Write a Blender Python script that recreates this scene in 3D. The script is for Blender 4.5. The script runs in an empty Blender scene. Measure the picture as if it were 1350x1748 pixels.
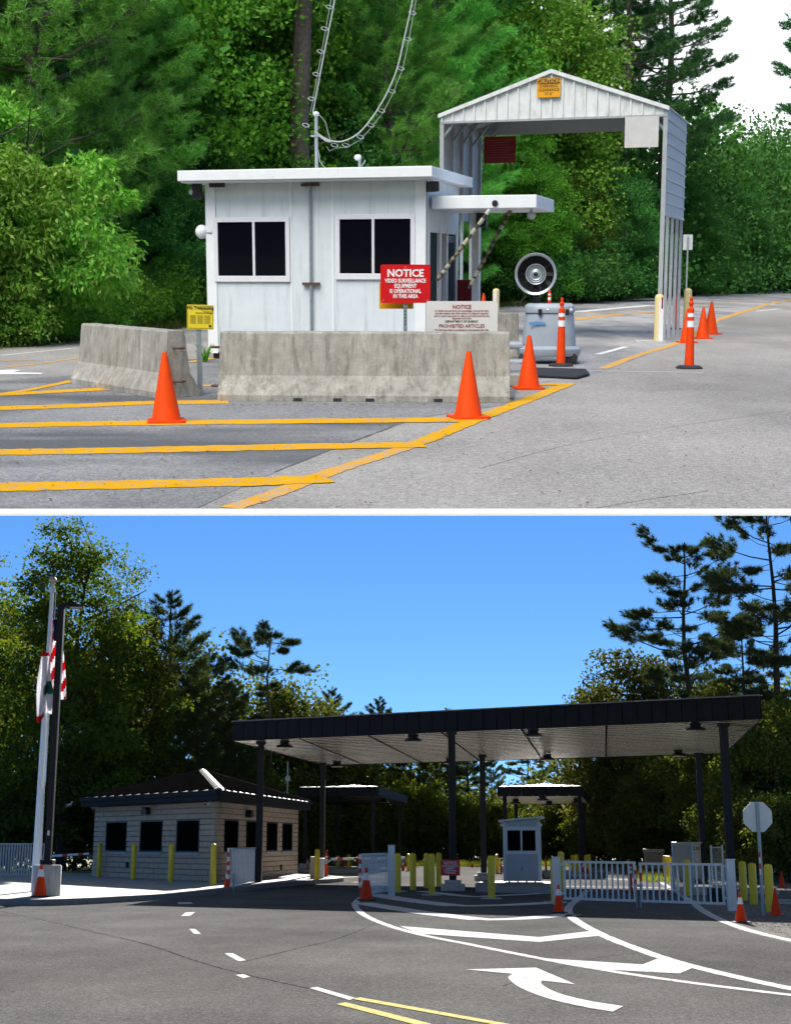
import bpy, math, random
import numpy as np
from mathutils import Vector, Matrix, Euler
R = math.radians
random.seed(7); rng = np.random.default_rng(11)
S = bpy.context.scene

# ------------------------------------------------------------------ camera, sky, suns, exposure
# The photograph shows two places, one above the other. The lower place is level; the upper place is a
# rigid, real-size place on its own inclined ground that rises above and behind the lower one.
FPX = 2400.0                                   # focal length in photograph pixels (1350 wide)
PITCH_B = math.atan((1440 - 874) / FPX)        # camera pitch relative to the lower place
PITCH_A = -math.atan((874 - 460) / FPX)        # camera pitch relative to the upper place
EYE_B, EYE_A = 1.5, 1.53
cam = bpy.data.objects.new('camera', bpy.data.cameras.new('camera'))
S.collection.objects.link(cam)
cam.data.sensor_fit = 'HORIZONTAL'; cam.data.sensor_width = 36.0
cam.data.lens = 36.0 * FPX / 1350.0
cam.data.clip_start = 0.1; cam.data.clip_end = 2000
cam.location = (0, 0, EYE_B); cam.rotation_euler = (R(90) + PITCH_B, 0, 0)
S.camera = cam

UP = bpy.data.collections.new('upper_place'); S.collection.children.link(UP)
LOW = bpy.data.collections.new('lower_place'); S.collection.children.link(LOW)
TA = Matrix.Translation((0, 0, EYE_B)) @ Matrix.Rotation(PITCH_B - PITCH_A, 4, 'X') @ Matrix.Translation((0, 0, -EYE_A))
FRAME = {'A': TA, 'B': Matrix.Identity(4)}
COLL = {'A': UP, 'B': LOW}
CUR = 'A'

SUN_EL, SUN_AZ = 21.0, 3.0     # behind the lower place, a little to the right of the view
W = bpy.data.worlds.new('World'); S.world = W; W.use_nodes = True
nt = W.node_tree; nt.nodes.clear()
o_ = nt.nodes.new('ShaderNodeOutputWorld'); bg = nt.nodes.new('ShaderNodeBackground')
sk = nt.nodes.new('ShaderNodeTexSky'); sk.sky_type = 'NISHITA'; sk.sun_disc = False
sk.sun_elevation = math.atan(2.2 * math.tan(R(SUN_EL)) + 0.13)   # the same sun, seen through the stretched lookup below
sk.sun_rotation = R(SUN_AZ); sk.altitude = 300
sk.air_density = 1.0; sk.dust_density = 0.0; sk.ozone_density = 4.0
tc = nt.nodes.new('ShaderNodeTexCoord'); mp = nt.nodes.new('ShaderNodeMapping'); mp.vector_type = 'POINT'
mp.inputs['Scale'].default_value = (1, 1, 2.2); mp.inputs['Location'].default_value = (0, 0, 0.13)
nt.links.new(tc.outputs['Generated'], mp.inputs['Vector']); nt.links.new(mp.outputs[0], sk.inputs[0])
hs_ = nt.nodes.new('ShaderNodeHueSaturation'); hs_.inputs['Saturation'].default_value = 1.18
nt.links.new(sk.outputs[0], hs_.inputs['Color']); nt.links.new(hs_.outputs[0], bg.inputs[0]); nt.links.new(bg.outputs[0], o_.inputs[0])
bg.inputs[1].default_value = 0.057

def add_sun(name, strength, angle, elev, az, color, coll, mat, block):
    """one sun for each place: light and shadow stay within the place it belongs to"""
    l = bpy.data.lights.new(name, 'SUN'); l.energy = strength; l.angle = R(angle); l.color = color
    o = bpy.data.objects.new(name, l); S.collection.objects.link(o)
    d = Vector((math.sin(R(az)) * math.cos(R(elev)), math.cos(R(az)) * math.cos(R(elev)), math.sin(R(elev))))
    d = mat.to_3x3() @ d
    o.rotation_euler = d.to_track_quat('Z', 'Y').to_euler()
    o.light_linking.receiver_collection = coll
    if block: o.light_linking.blocker_collection = coll
    return o
add_sun('sun', 4.4, 0.53, SUN_EL, SUN_AZ, (1.0, 0.955, 0.88), LOW, FRAME['B'], True)
add_sun('overcast_sun', 1.5, 45.0, 58, 208, (1.0, 0.95, 0.86), UP, TA, False)

S.view_settings.view_transform = 'Standard'; S.view_settings.look = 'None'
S.view_settings.exposure = 1.75; S.view_settings.gamma = 1.0; S.view_settings.use_curve_mapping = False
S.cycles.max_bounces = 4; S.cycles.diffuse_bounces = 2; S.cycles.glossy_bounces = 2; S.cycles.transmission_bounces = 2; S.cycles.transparent_max_bounces = 2
S.cycles.use_adaptive_sampling = True; S.cycles.adaptive_threshold = 0.05
S.cycles.use_denoising = True
S.cycles.caustics_reflective = False; S.cycles.caustics_refractive = False

# ------------------------------------------------------------------ pixels to places
def ray(px, py):
    p, h = (PITCH_A, EYE_A) if CUR == 'A' else (PITCH_B, EYE_B)
    a, b = (px - 675) / FPX, -(py - 874) / FPX
    return Vector((a, math.cos(p) - b * math.sin(p), math.sin(p) + b * math.cos(p))), h
def G(px, py, z=0.0):                       # point of the plane at height z
    d, h = ray(px, py); t = (z - h) / d.z
    return Vector((d.x * t, d.y * t, z))
def P(px, py, Y):                           # point at depth Y
    d, h = ray(px, py); t = Y / d.y
    return Vector((d.x * t, Y, h + d.z * t))
def HIT(px, py, p0, p1):                    # (distance along p0-p1, height) on a vertical wall
    d, h = ray(px, py)
    wx, wy = p1[0] - p0[0], p1[1] - p0[1]; L = math.hypot(wx, wy); wx /= L; wy /= L
    nx, ny = -wy, wx
    t = (p0[0] * nx + p0[1] * ny) / (d.x * nx + d.y * ny)
    x, y = d.x * t, d.y * t
    return (x - p0[0]) * wx + (y - p0[1]) * wy, h + d.z * t

# ------------------------------------------------------------------ materials
MATS = {}
def nd(t, k, **kw):
    n = t.nodes.new(k)
    for a, b in kw.items():
        setattr(n, a, b)
    return n
def ramp(t, fac, stops):
    r = nd(t, 'ShaderNodeValToRGB')
    while len(r.color_ramp.elements) < len(stops): r.color_ramp.elements.new(0.5)
    for e, (p, c) in zip(r.color_ramp.elements, stops):
        e.position = p; e.color = (*c, 1) if len(c) == 3 else c
    t.links.new(fac, r.inputs[0]); return r.outputs[0]
def noise(t, vec, scale, detail=4, rough=0.6, sc=None):
    if sc:
        m = nd(t, 'ShaderNodeMapping'); m.inputs['Scale'].default_value = sc
        t.links.new(vec, m.inputs[0]); vec = m.outputs[0]
    n = nd(t, 'ShaderNodeTexNoise'); n.inputs['Scale'].default_value = scale
    n.inputs['Detail'].default_value = detail; n.inputs['Roughness'].default_value = rough
    t.links.new(vec, n.inputs['Vector']); return n.outputs[0]
def mixc(t, fac, a, b, mode='MIX'):
    m = nd(t, 'ShaderNodeMix', data_type='RGBA', blend_type=mode)
    for s, v in ((m.inputs[0], fac), (m.inputs[6], a), (m.inputs[7], b)):
        if hasattr(v, 'links') or hasattr(v, 'is_linked'): t.links.new(v, s)
        elif isinstance(v, (int, float)): s.default_value = v
        else: s.default_value = (*v, 1)
    return m.outputs[2]
def base(name):
    m = bpy.data.materials.new(name); m.use_nodes = True; t = m.node_tree
    b = t.nodes['Principled BSDF']; c = nd(t, 'ShaderNodeTexCoord')
    MATS[name] = m
    return m, t, b, c.outputs['Object']
def bump(t, b, h, strength, dist=0.01):
    n = nd(t, 'ShaderNodeBump'); n.inputs['Strength'].default_value = strength; n.inputs['Distance'].default_value = dist
    t.links.new(h, n.inputs['Height']); t.links.new(n.outputs[0], b.inputs['Normal'])
def plain(name, col, rough=0.6, var=0.12, scale=6.0, metal=0.0, bmp=0.0, spec=0.5, dirt=None, dirt_scale=(3, 3, 0.5), dirt_lo=0.5, dirt_hi=0.75):
    """colour with fine variation and, if asked, streaks of dirt"""
    m, t, b, v = base(name)
    n = noise(t, v, scale, 5)
    lo = tuple(max(0, x * (1 - var)) for x in col); hi = tuple(min(1, x * (1 + var)) for x in col)
    c = ramp(t, n, [(0.3, lo), (0.7, hi)])
    if dirt:
        d = noise(t, v, 2.0, 6, 0.7, sc=dirt_scale)
        f = ramp(t, d, [(dirt_lo, (0, 0, 0)), (dirt_hi, (1, 1, 1))])
        c = mixc(t, f, c, dirt)
    t.links.new(c, b.inputs['Base Color'])
    b.inputs['Roughness'].default_value = rough; b.inputs['Metallic'].default_value = metal
    b.inputs['Specular IOR Level'].default_value = spec
    if bmp: bump(t, b, noise(t, v, scale * 6, 4), bmp)
    return m
def asphalt(name, lo, hi, speck, patch=0.25, sp=90.0, stain=None, rough=0.9, spec=0.15):
    m, t, b, v = base(name)
    big = noise(t, v, 0.35, 5, 0.6); c = ramp(t, big, [(0.35, lo), (0.65, hi)])
    st = noise(t, v, 0.9, 6, 0.65, sc=(1.0, 0.25, 1))
    c = mixc(t, ramp(t, st, [(0.45, (0, 0, 0)), (0.75, (patch,) * 3)]), c, tuple(x * 0.55 for x in lo))
    vo = nd(t, 'ShaderNodeTexVoronoi'); vo.inputs['Scale'].default_value = sp; t.links.new(v, vo.inputs['Vector'])
    bw = nd(t, 'ShaderNodeRGBToBW'); t.links.new(vo.outputs['Color'], bw.inputs[0])
    c = mixc(t, ramp(t, bw.outputs[0], [(0.55, (0, 0, 0)), (0.9, (0.55,) * 3)]), c, speck)
    c = mixc(t, ramp(t, bw.outputs[0], [(0.1, (0.5,) * 3), (0.42, (0, 0, 0))]), c, tuple(x * 0.45 for x in lo))
    mid = noise(t, v, 14, 4, 0.7)
    c = mixc(t, 0.55, c, mixc(t, 1.0, c, ramp(t, mid, [(0.3, (0.62,) * 3), (0.7, (1.3,) * 3)]), 'MULTIPLY'))
    sweep = noise(t, v, 0.22, 5, 0.6, sc=(1.0, 0.4, 1))
    c = mixc(t, 1.0, c, ramp(t, sweep, [(0.36, (0.80,) * 3), (0.5, (1.0,) * 3), (0.66, (1.12,) * 3)]), 'MULTIPLY')
    if stain:
        ds = noise(t, v, 0.55, 5, 0.55, sc=stain[1])
        c = mixc(t, ramp(t, ds, [(0.46, (0, 0, 0)), (0.62, (0.85,) * 3)]), c, stain[0])
    t.links.new(c, b.inputs['Base Color']); b.inputs['Roughness'].default_value = rough
    b.inputs['Specular IOR Level'].default_value = spec
    bump(t, b, vo.outputs['Distance'], 0.3, 0.008)
    return m
def paint(name, col, under, keep=0.5, rough=0.6):
    """road paint, worn through in places to the surface below"""
    m, t, b, v = base(name)
    n = noise(t, v, 9, 8, 0.75); n2 = noise(t, v, 60, 3, 0.6)
    f = ramp(t, n, [(1 - keep, (0, 0, 0)), (1.1 - keep, (0.8,) * 3)])
    f2 = ramp(t, n2, [(0.58, (0, 0, 0)), (0.7, (0.35,) * 3)])
    c = mixc(t, f2, ramp(t, noise(t, v, 3, 3), [(0.3, tuple(x * 0.88 for x in col)), (0.7, col)]), under)
    c = mixc(t, f, c, under)
    t.links.new(c, b.inputs['Base Color']); b.inputs['Roughness'].default_value = rough
    b.inputs['Specular IOR Level'].default_value = 0.0
    return m
def leaf(name, cols, trans=0.35, rough=0.75, tcol=None):
    m = bpy.data.materials.new(name); m.use_nodes = True; t = m.node_tree; MATS[name] = m
    b = t.nodes['Principled BSDF']; out = t.nodes['Material Output']
    g = nd(t, 'ShaderNodeNewGeometry'); oi = nd(t, 'ShaderNodeObjectInfo')
    k = len(cols); c = ramp(t, g.outputs['Random Per Island'], [(i / max(1, k - 1), cc) for i, cc in enumerate(cols)])
    hs = nd(t, 'ShaderNodeHueSaturation'); t.links.new(c, hs.inputs['Color'])
    mr = nd(t, 'ShaderNodeMapRange'); mr.inputs[3].default_value = 0.78; mr.inputs[4].default_value = 1.22
    t.links.new(oi.outputs['Random'], mr.inputs[0]); t.links.new(mr.outputs[0], hs.inputs['Value'])
    mh = nd(t, 'ShaderNodeMapRange'); mh.inputs[3].default_value = 0.485; mh.inputs[4].default_value = 0.515
    t.links.new(oi.outputs['Random'], mh.inputs[0]); t.links.new(mh.outputs[0], hs.inputs['Hue'])
    t.links.new(hs.outputs[0], b.inputs['Base Color']); b.inputs['Roughness'].default_value = rough
    b.inputs['Specular IOR Level'].default_value = 0.12
    tr = nd(t, 'ShaderNodeBsdfTranslucent'); mx = nd(t, 'ShaderNodeMixShader'); mx.inputs[0].default_value = trans
    tm = mixc(t, 1.0, hs.outputs[0], tcol or (1.3, 1.25, 0.5), 'MULTIPLY'); t.links.new(tm, tr.inputs[0])
    t.links.new(b.outputs[0], mx.inputs[1]); t.links.new(tr.outputs[0], mx.inputs[2]); t.links.new(mx.outputs[0], out.inputs[0])
    return m
def glass(name, col=(0.006, 0.007, 0.012), rough=0.10, spec=0.0):
    m, t, b, v = base(name)
    b.inputs['Base Color'].default_value = (*col, 1); b.inputs['Roughness'].default_value = rough
    b.inputs['Specular IOR Level'].default_value = spec
    bump(t, b, noise(t, v, 1.2, 2), 0.04, 0.02)
    return m
def emit(name, col, strength):
    m = bpy.data.materials.new(name); m.use_nodes = True; t = m.node_tree; t.nodes.clear(); MATS[name] = m
    e = nd(t, 'ShaderNodeEmission'); e.inputs[0].default_value = (*col, 1); e.inputs[1].default_value = strength
    c = nd(t, 'ShaderNodeTexCoord')
    n = noise(t, c.outputs['Object'], 0.02, 4)
    t.links.new(ramp(t, n, [(0.3, tuple(x * 0.93 for x in col)), (0.7, col)]), e.inputs[0])
    t.links.new(e.outputs[0], nd(t, 'ShaderNodeOutputMaterial').inputs[0]); m.cycles.emission_sampling = 'NONE'; return m

# upper place
asphalt('road_grey', (0.295, 0.276, 0.25), (0.375, 0.352, 0.32), (0.54, 0.51, 0.475), 0.38, 75)
asphalt('road_old', (0.36, 0.345, 0.33), (0.46, 0.44, 0.42), (0.6, 0.58, 0.56), 0.5, 60, stain=((0.19, 0.195, 0.21), (1.0, 0.35, 1)))
asphalt('island_asphalt', (0.205, 0.205, 0.203), (0.325, 0.32, 0.308), (0.46, 0.45, 0.435), 0.35, 70, stain=((0.095, 0.10, 0.105), (0.35, 1.0, 1)))
paint('yellow_paint', (0.74, 0.37, 0.006), (0.30, 0.28, 0.24), 0.49)
paint('yellow_worn', (0.72, 0.36, 0.04), (0.36, 0.34, 0.31), 0.52)
paint('white_worn', (0.78, 0.78, 0.76), (0.40, 0.39, 0.37), 0.40)
plain('verge_soil', (0.085, 0.10, 0.035), 0.95, 0.5, 3, bmp=0.6)
plain('edge_white', (0.86, 0.86, 0.85), 0.7, 0.03, 8)
def concrete_barrier():
    m, t, b, v = base('barrier_concrete')
    c = ramp(t, noise(t, v, 5, 8, 0.7), [(0.25, (0.24, 0.22, 0.18)), (0.5, (0.34, 0.32, 0.275)), (0.75, (0.43, 0.41, 0.36))])
    s = noise(t, v, 3.0, 8, 0.72, sc=(5.0, 5.0, 0.7))
    c = mixc(t, ramp(t, s, [(0.47, (0, 0, 0)), (0.70, (0.8,) * 3)]), c, (0.115, 0.11, 0.095))
    w = noise(t, v, 2.2, 8, 0.75, sc=(2.2, 2.2, 1.0))
    c = mixc(t, ramp(t, w, [(0.54, (0, 0, 0)), (0.68, (0.7,) * 3)]), c, (0.56, 0.53, 0.46))
    t.links.new(c, b.inputs['Base Color']); b.inputs['Roughness'].default_value = 0.92
    bump(t, b, noise(t, v, 28, 6, 0.7), 0.5, 0.015)
concrete_barrier()
plain('booth_white', (0.66, 0.71, 0.73), 0.45, 0.05, 3, dirt=(0.42, 0.47, 0.46), dirt_scale=(4.0, 4.0, 0.35), dirt_lo=0.52, dirt_hi=0.8)
plain('trim_white', (0.80, 0.82, 0.83), 0.4, 0.04, 5, dirt=(0.55, 0.55, 0.5), dirt_scale=(2, 2, 2), dirt_lo=0.6, dirt_hi=0.85)
plain('frame_white', (0.72, 0.72, 0.74), 0.35, 0.04, 8)
glass('booth_glass', (0.004, 0.004, 0.008), 0.05, 0.16)
glass('door_glass', (0.05, 0.075, 0.075))
plain('galvanized', (0.30, 0.36, 0.38), 0.45, 0.15, 20, metal=0.5)
plain('steel_pale', (0.46, 0.49, 0.51), 0.4, 0.1, 12, metal=0.35)
plain('carport_panel', (0.42, 0.44, 0.445), 0.4, 0.08, 4, metal=0.15, dirt=(0.28, 0.29, 0.285), dirt_scale=(2, 2, 2), dirt_lo=0.5, dirt_hi=0.8)
plain('carport_white', (0.72, 0.74, 0.73), 0.45, 0.05, 5, dirt=(0.5, 0.5, 0.47), dirt_scale=(3, 3, 1))
plain('cone_orange', (0.78, 0.062, 0.0), 0.55, 0.08, 9, spec=0.2, dirt=(0.50, 0.045, 0.004), dirt_scale=(3, 3, 1.5), dirt_lo=0.6, dirt_hi=0.9)
plain('cone_red', (0.74, 0.052, 0.002), 0.55, 0.1, 9, spec=0.2, dirt=(0.42, 0.04, 0.01), dirt_scale=(3, 3, 1.5), dirt_lo=0.58, dirt_hi=0.85)
plain('reflective_white', (0.82, 0.82, 0.82), 0.35, 0.04, 12)
plain('black_rubber', (0.022, 0.022, 0.025), 0.75, 0.25, 20, bmp=0.3)
plain('black_plastic', (0.012, 0.012, 0.014), 0.45, 0.2, 10)
plain('sign_red', (0.62, 0.006, 0.012), 0.3, 0.04, 4)
plain('sign_dark_red', (0.19, 0.004, 0.006), 0.4, 0.1, 6)
plain('sign_yellow', (0.78, 0.62, 0.03), 0.4, 0.06, 6, dirt=(0.6, 0.45, 0.03), dirt_scale=(3, 3, 3))
plain('sign_amber', (0.80, 0.36, 0.005), 0.4, 0.06, 6)
plain('sign_white', (0.68, 0.66, 0.63), 0.4, 0.04, 6)
plain('sign_grey', (0.56, 0.55, 0.53), 0.5, 0.07, 5)
plain('letter_white', (0.85, 0.84, 0.84), 0.4, 0.03, 9)
plain('letter_red', (0.33, 0.06, 0.06), 0.5, 0.1, 9)
plain('letter_dark', (0.05, 0.035, 0.02), 0.5, 0.1, 9)
plain('camo_light', (0.40, 0.38, 0.28), 0.8, 0.3, 14)
plain('camo_tan', (0.22, 0.18, 0.10), 0.8, 0.3, 14)
plain('camo_dark', (0.045, 0.045, 0.03), 0.8, 0.3, 14)
plain('fan_grey', (0.31, 0.35, 0.40), 0.45, 0.06, 6)
plain('blade_grey', (0.045, 0.047, 0.05), 0.5, 0.1, 8)
plain('fan_silver', (0.44, 0.47, 0.49), 0.3, 0.06, 8, metal=0.5)
plain('cable_grey', (0.50, 0.54, 0.54), 0.5, 0.1, 10)
plain('rust', (0.10, 0.055, 0.035), 0.9, 0.4, 20)
plain('red_cabinet', (0.26, 0.008, 0.012), 0.4, 0.1, 5)
plain('bollard_cream', (0.72, 0.58, 0.28), 0.5, 0.06, 6)
plain('blue_print', (0.10, 0.25, 0.45), 0.5, 0.05, 6)
plain('pine_bark', (0.115, 0.095, 0.08), 0.95, 0.45, 9, bmp=0.9)
plain('dark_bark', (0.05, 0.042, 0.034), 0.95, 0.45, 9, bmp=0.8)
plain('tan_bark', (0.13, 0.11, 0.085), 0.95, 0.4, 9, bmp=0.8)
leaf('leaf_light', [(0.126, 0.336, 0.032), (0.237, 0.496, 0.067), (0.152, 0.390, 0.044), (0.425, 0.585, 0.156)], 0.35, tcol=(1.0, 1.2, 0.4))
leaf('leaf_green', [(0.078, 0.261, 0.029), (0.156, 0.400, 0.040), (0.108, 0.324, 0.040), (0.252, 0.509, 0.060)], 0.35, tcol=(1.0, 1.2, 0.4))
leaf('leaf_deep', [(0.039, 0.149, 0.030), (0.080, 0.227, 0.042), (0.056, 0.185, 0.053), (0.129, 0.284, 0.053)], 0.3, tcol=(1.0, 1.2, 0.5))
leaf('needle_green', [(0.140, 0.404, 0.084), (0.234, 0.559, 0.101), (0.187, 0.482, 0.109), (0.350, 0.696, 0.118)], 0.25, tcol=(1.0, 1.2, 0.5))
leaf('needle_deep', [(0.050, 0.168, 0.060), (0.081, 0.240, 0.072), (0.069, 0.204, 0.078)], 0.2, tcol=(1.0, 1.2, 0.6))
leaf('leaf_rust', [(0.05, 0.17, 0.03), (0.06, 0.20, 0.03), (0.08, 0.19, 0.03), (0.10, 0.17, 0.025), (0.22, 0.11, 0.01)], 0.3, tcol=(1.0, 1.1, 0.5))
leaf('grass', [(0.07, 0.13, 0.02), (0.12, 0.18, 0.03), (0.16, 0.17, 0.05)], 0.3)
emit('sky_white', (0.93, 0.96, 1.0), 0.62)
plain('crack_fill', (0.16, 0.15, 0.14), 0.95, 0.3, 20, spec=0.05)
# lower place
asphalt('asphalt_new', (0.122, 0.121, 0.121), (0.168, 0.166, 0.165), (0.28, 0.275, 0.27), 0.35, 60, spec=0.0)
asphalt('asphalt_far', (0.15, 0.145, 0.14), (0.20, 0.195, 0.19), (0.28, 0.27, 0.26), 0.2, 30, spec=0.0)
paint('white_paint', (0.74, 0.74, 0.74), (0.14, 0.14, 0.14), 0.46)
paint('cream_paint', (0.72, 0.61, 0.27), (0.2, 0.19, 0.15), 0.46)
plain('tar_seam', (0.055, 0.055, 0.056), 0.9, 0.3, 10, spec=0.0)
plain('slab_concrete', (0.34, 0.34, 0.33), 0.85, 0.07, 1.2, bmp=0.15, dirt=(0.34, 0.335, 0.32), dirt_scale=(0.4, 0.4, 1))
plain('kerb_concrete', (0.24, 0.24, 0.235), 0.9, 0.15, 4, bmp=0.3)
plain('cast_concrete', (0.50, 0.49, 0.47), 0.9, 0.1, 8, bmp=0.3, dirt=(0.3, 0.29, 0.27), dirt_scale=(3, 3, 1))
def block_mat():
    m, t, b, v = base('split_block')
    oi = nd(t, 'ShaderNodeObjectInfo')
    c = ramp(t, oi.outputs['Random'], [(0.0, (0.57, 0.41, 0.28)), (0.5, (0.62, 0.455, 0.315)), (1.0, (0.67, 0.50, 0.35))])
    c = mixc(t, 0.5, c, ramp(t, noise(t, v, 25, 6, 0.7), [(0.3, (0.36, 0.255, 0.17)), (0.7, (0.72, 0.55, 0.40))]))
    t.links.new(c, b.inputs['Base Color']); b.inputs['Roughness'].default_value = 0.95
    bump(t, b, noise(t, v, 30, 5, 0.7), 0.8, 0.02)
block_mat()
plain('mortar', (0.27, 0.21, 0.16), 0.95, 0.15, 10)
plain('sill_stone', (0.46, 0.43, 0.39), 0.9, 0.08, 8)
plain('roof_metal', (0.135, 0.125, 0.118), 0.6, 0.07, 3, spec=0.05)
plain('roof_seam', (0.030, 0.027, 0.026), 0.6, 0.1, 5, spec=0.0)
plain('roof_cap', (0.27, 0.26, 0.25), 0.55, 0.05, 5, spec=0.08)
plain('fascia_dark', (0.014, 0.014, 0.018), 0.6, 0.15, 2, spec=0.15)
plain('column_dark', (0.014, 0.014, 0.017), 0.5, 0.15, 3, spec=0.25)
plain('window_frame_dark', (0.012, 0.012, 0.014), 0.4, 0.1, 6)
glass('window_glass', (0.003, 0.004, 0.004), 0.05)
plain('soffit_metal', (0.76, 0.68, 0.61), 0.27, 0.05, 0.6, metal=0.75)
plain('bounce_pale', (0.62, 0.61, 0.59), 0.9, 0.06, 2)  # pale surface of the added light-bouncing slab
plain('safety_yellow', (0.82, 0.60, 0.015), 0.42, 0.05, 5, dirt=(0.5, 0.36, 0.02), dirt_scale=(3, 3, 1), dirt_lo=0.58, dirt_hi=0.8)
plain('gate_white', (0.72, 0.74, 0.77), 0.35, 0.04, 6)
plain('booth_panel', (0.50, 0.51, 0.53), 0.5, 0.06, 30, bmp=0.1)
plain('stripe_red', (0.62, 0.03, 0.025), 0.4, 0.06, 6)
def cloth(name, col):
    m = plain(name, col, 0.85, 0.06, 9); t = m.node_tree; b = t.nodes['Principled BSDF']
    tr = nd(t, 'ShaderNodeBsdfTranslucent'); tr.inputs[0].default_value = (*[min(1, x * 1.2) for x in col], 1)
    mx = nd(t, 'ShaderNodeMixShader'); mx.inputs[0].default_value = 0.5
    t.links.new(b.outputs[0], mx.inputs[1]); t.links.new(tr.outputs[0], mx.inputs[2]); t.links.new(mx.outputs[0], t.nodes['Material Output'].inputs[0])
cloth('flag_red', (0.60, 0.015, 0.03)); cloth('flag_white', (0.82, 0.80, 0.84)); cloth('flag_navy', (0.012, 0.018, 0.07)); cloth('flag_green', (0.03, 0.16, 0.09)); cloth('flag_blue', (0.03, 0.05, 0.22))
plain('pole_white', (0.74, 0.75, 0.78), 0.3, 0.04, 5, metal=0.2)
plain('brass', (0.50, 0.42, 0.30), 0.35, 0.1, 6, metal=0.6)
plain('sign_back', (0.62, 0.64, 0.66), 0.45, 0.05, 6, metal=0.3)
plain('tan_box', (0.42, 0.33, 0.25), 0.6, 0.1, 4)
plain('cabinet_tan', (0.50, 0.46, 0.36), 0.5, 0.06, 4)
plain('chain_grey', (0.40, 0.42, 0.43), 0.5, 0.1, 30, metal=0.4)
asphalt('gravel', (0.17, 0.165, 0.155), (0.25, 0.24, 0.225), (0.42, 0.41, 0.39), 0.5, 28, spec=0.0)
plain('stone_grey', (0.24, 0.235, 0.225), 0.95, 0.35, 3)  # stones darkened to stand in for canopy shade on the gravel
plain('lawn', (0.065, 0.095, 0.022), 0.95, 0.4, 3, bmp=0.5)
plain('lens_pale', (0.70, 0.66, 0.60), 0.3, 0.05, 9)  # plain pale lens colour, no emission
leaf('leaf_olive', [(0.051, 0.088, 0.013), (0.086, 0.124, 0.017), (0.068, 0.108, 0.016), (0.160, 0.145, 0.032)], 0.40, tcol=(1.1, 1.1, 0.4))
leaf('leaf_oak', [(0.065, 0.085, 0.024), (0.098, 0.110, 0.030), (0.130, 0.121, 0.043)], 0.35, tcol=(1.05, 1.1, 0.5))
leaf('leaf_shade', [(0.063, 0.095, 0.023), (0.100, 0.127, 0.030), (0.128, 0.150, 0.034), (0.185, 0.166, 0.041)], 0.35, tcol=(1.05, 1.15, 0.4))
leaf('needle_dark', [(0.056, 0.086, 0.038), (0.084, 0.116, 0.045), (0.119, 0.150, 0.063)], 0.22, tcol=(1.0, 1.15, 0.6))
leaf('needle_blue', [(0.052, 0.080, 0.040), (0.078, 0.106, 0.052), (0.117, 0.149, 0.077)], 0.2, tcol=(1.0, 1.15, 0.7))
leaf('grass_lit', [(0.10, 0.14, 0.02), (0.15, 0.19, 0.03), (0.20, 0.20, 0.05)], 0.4)

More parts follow.
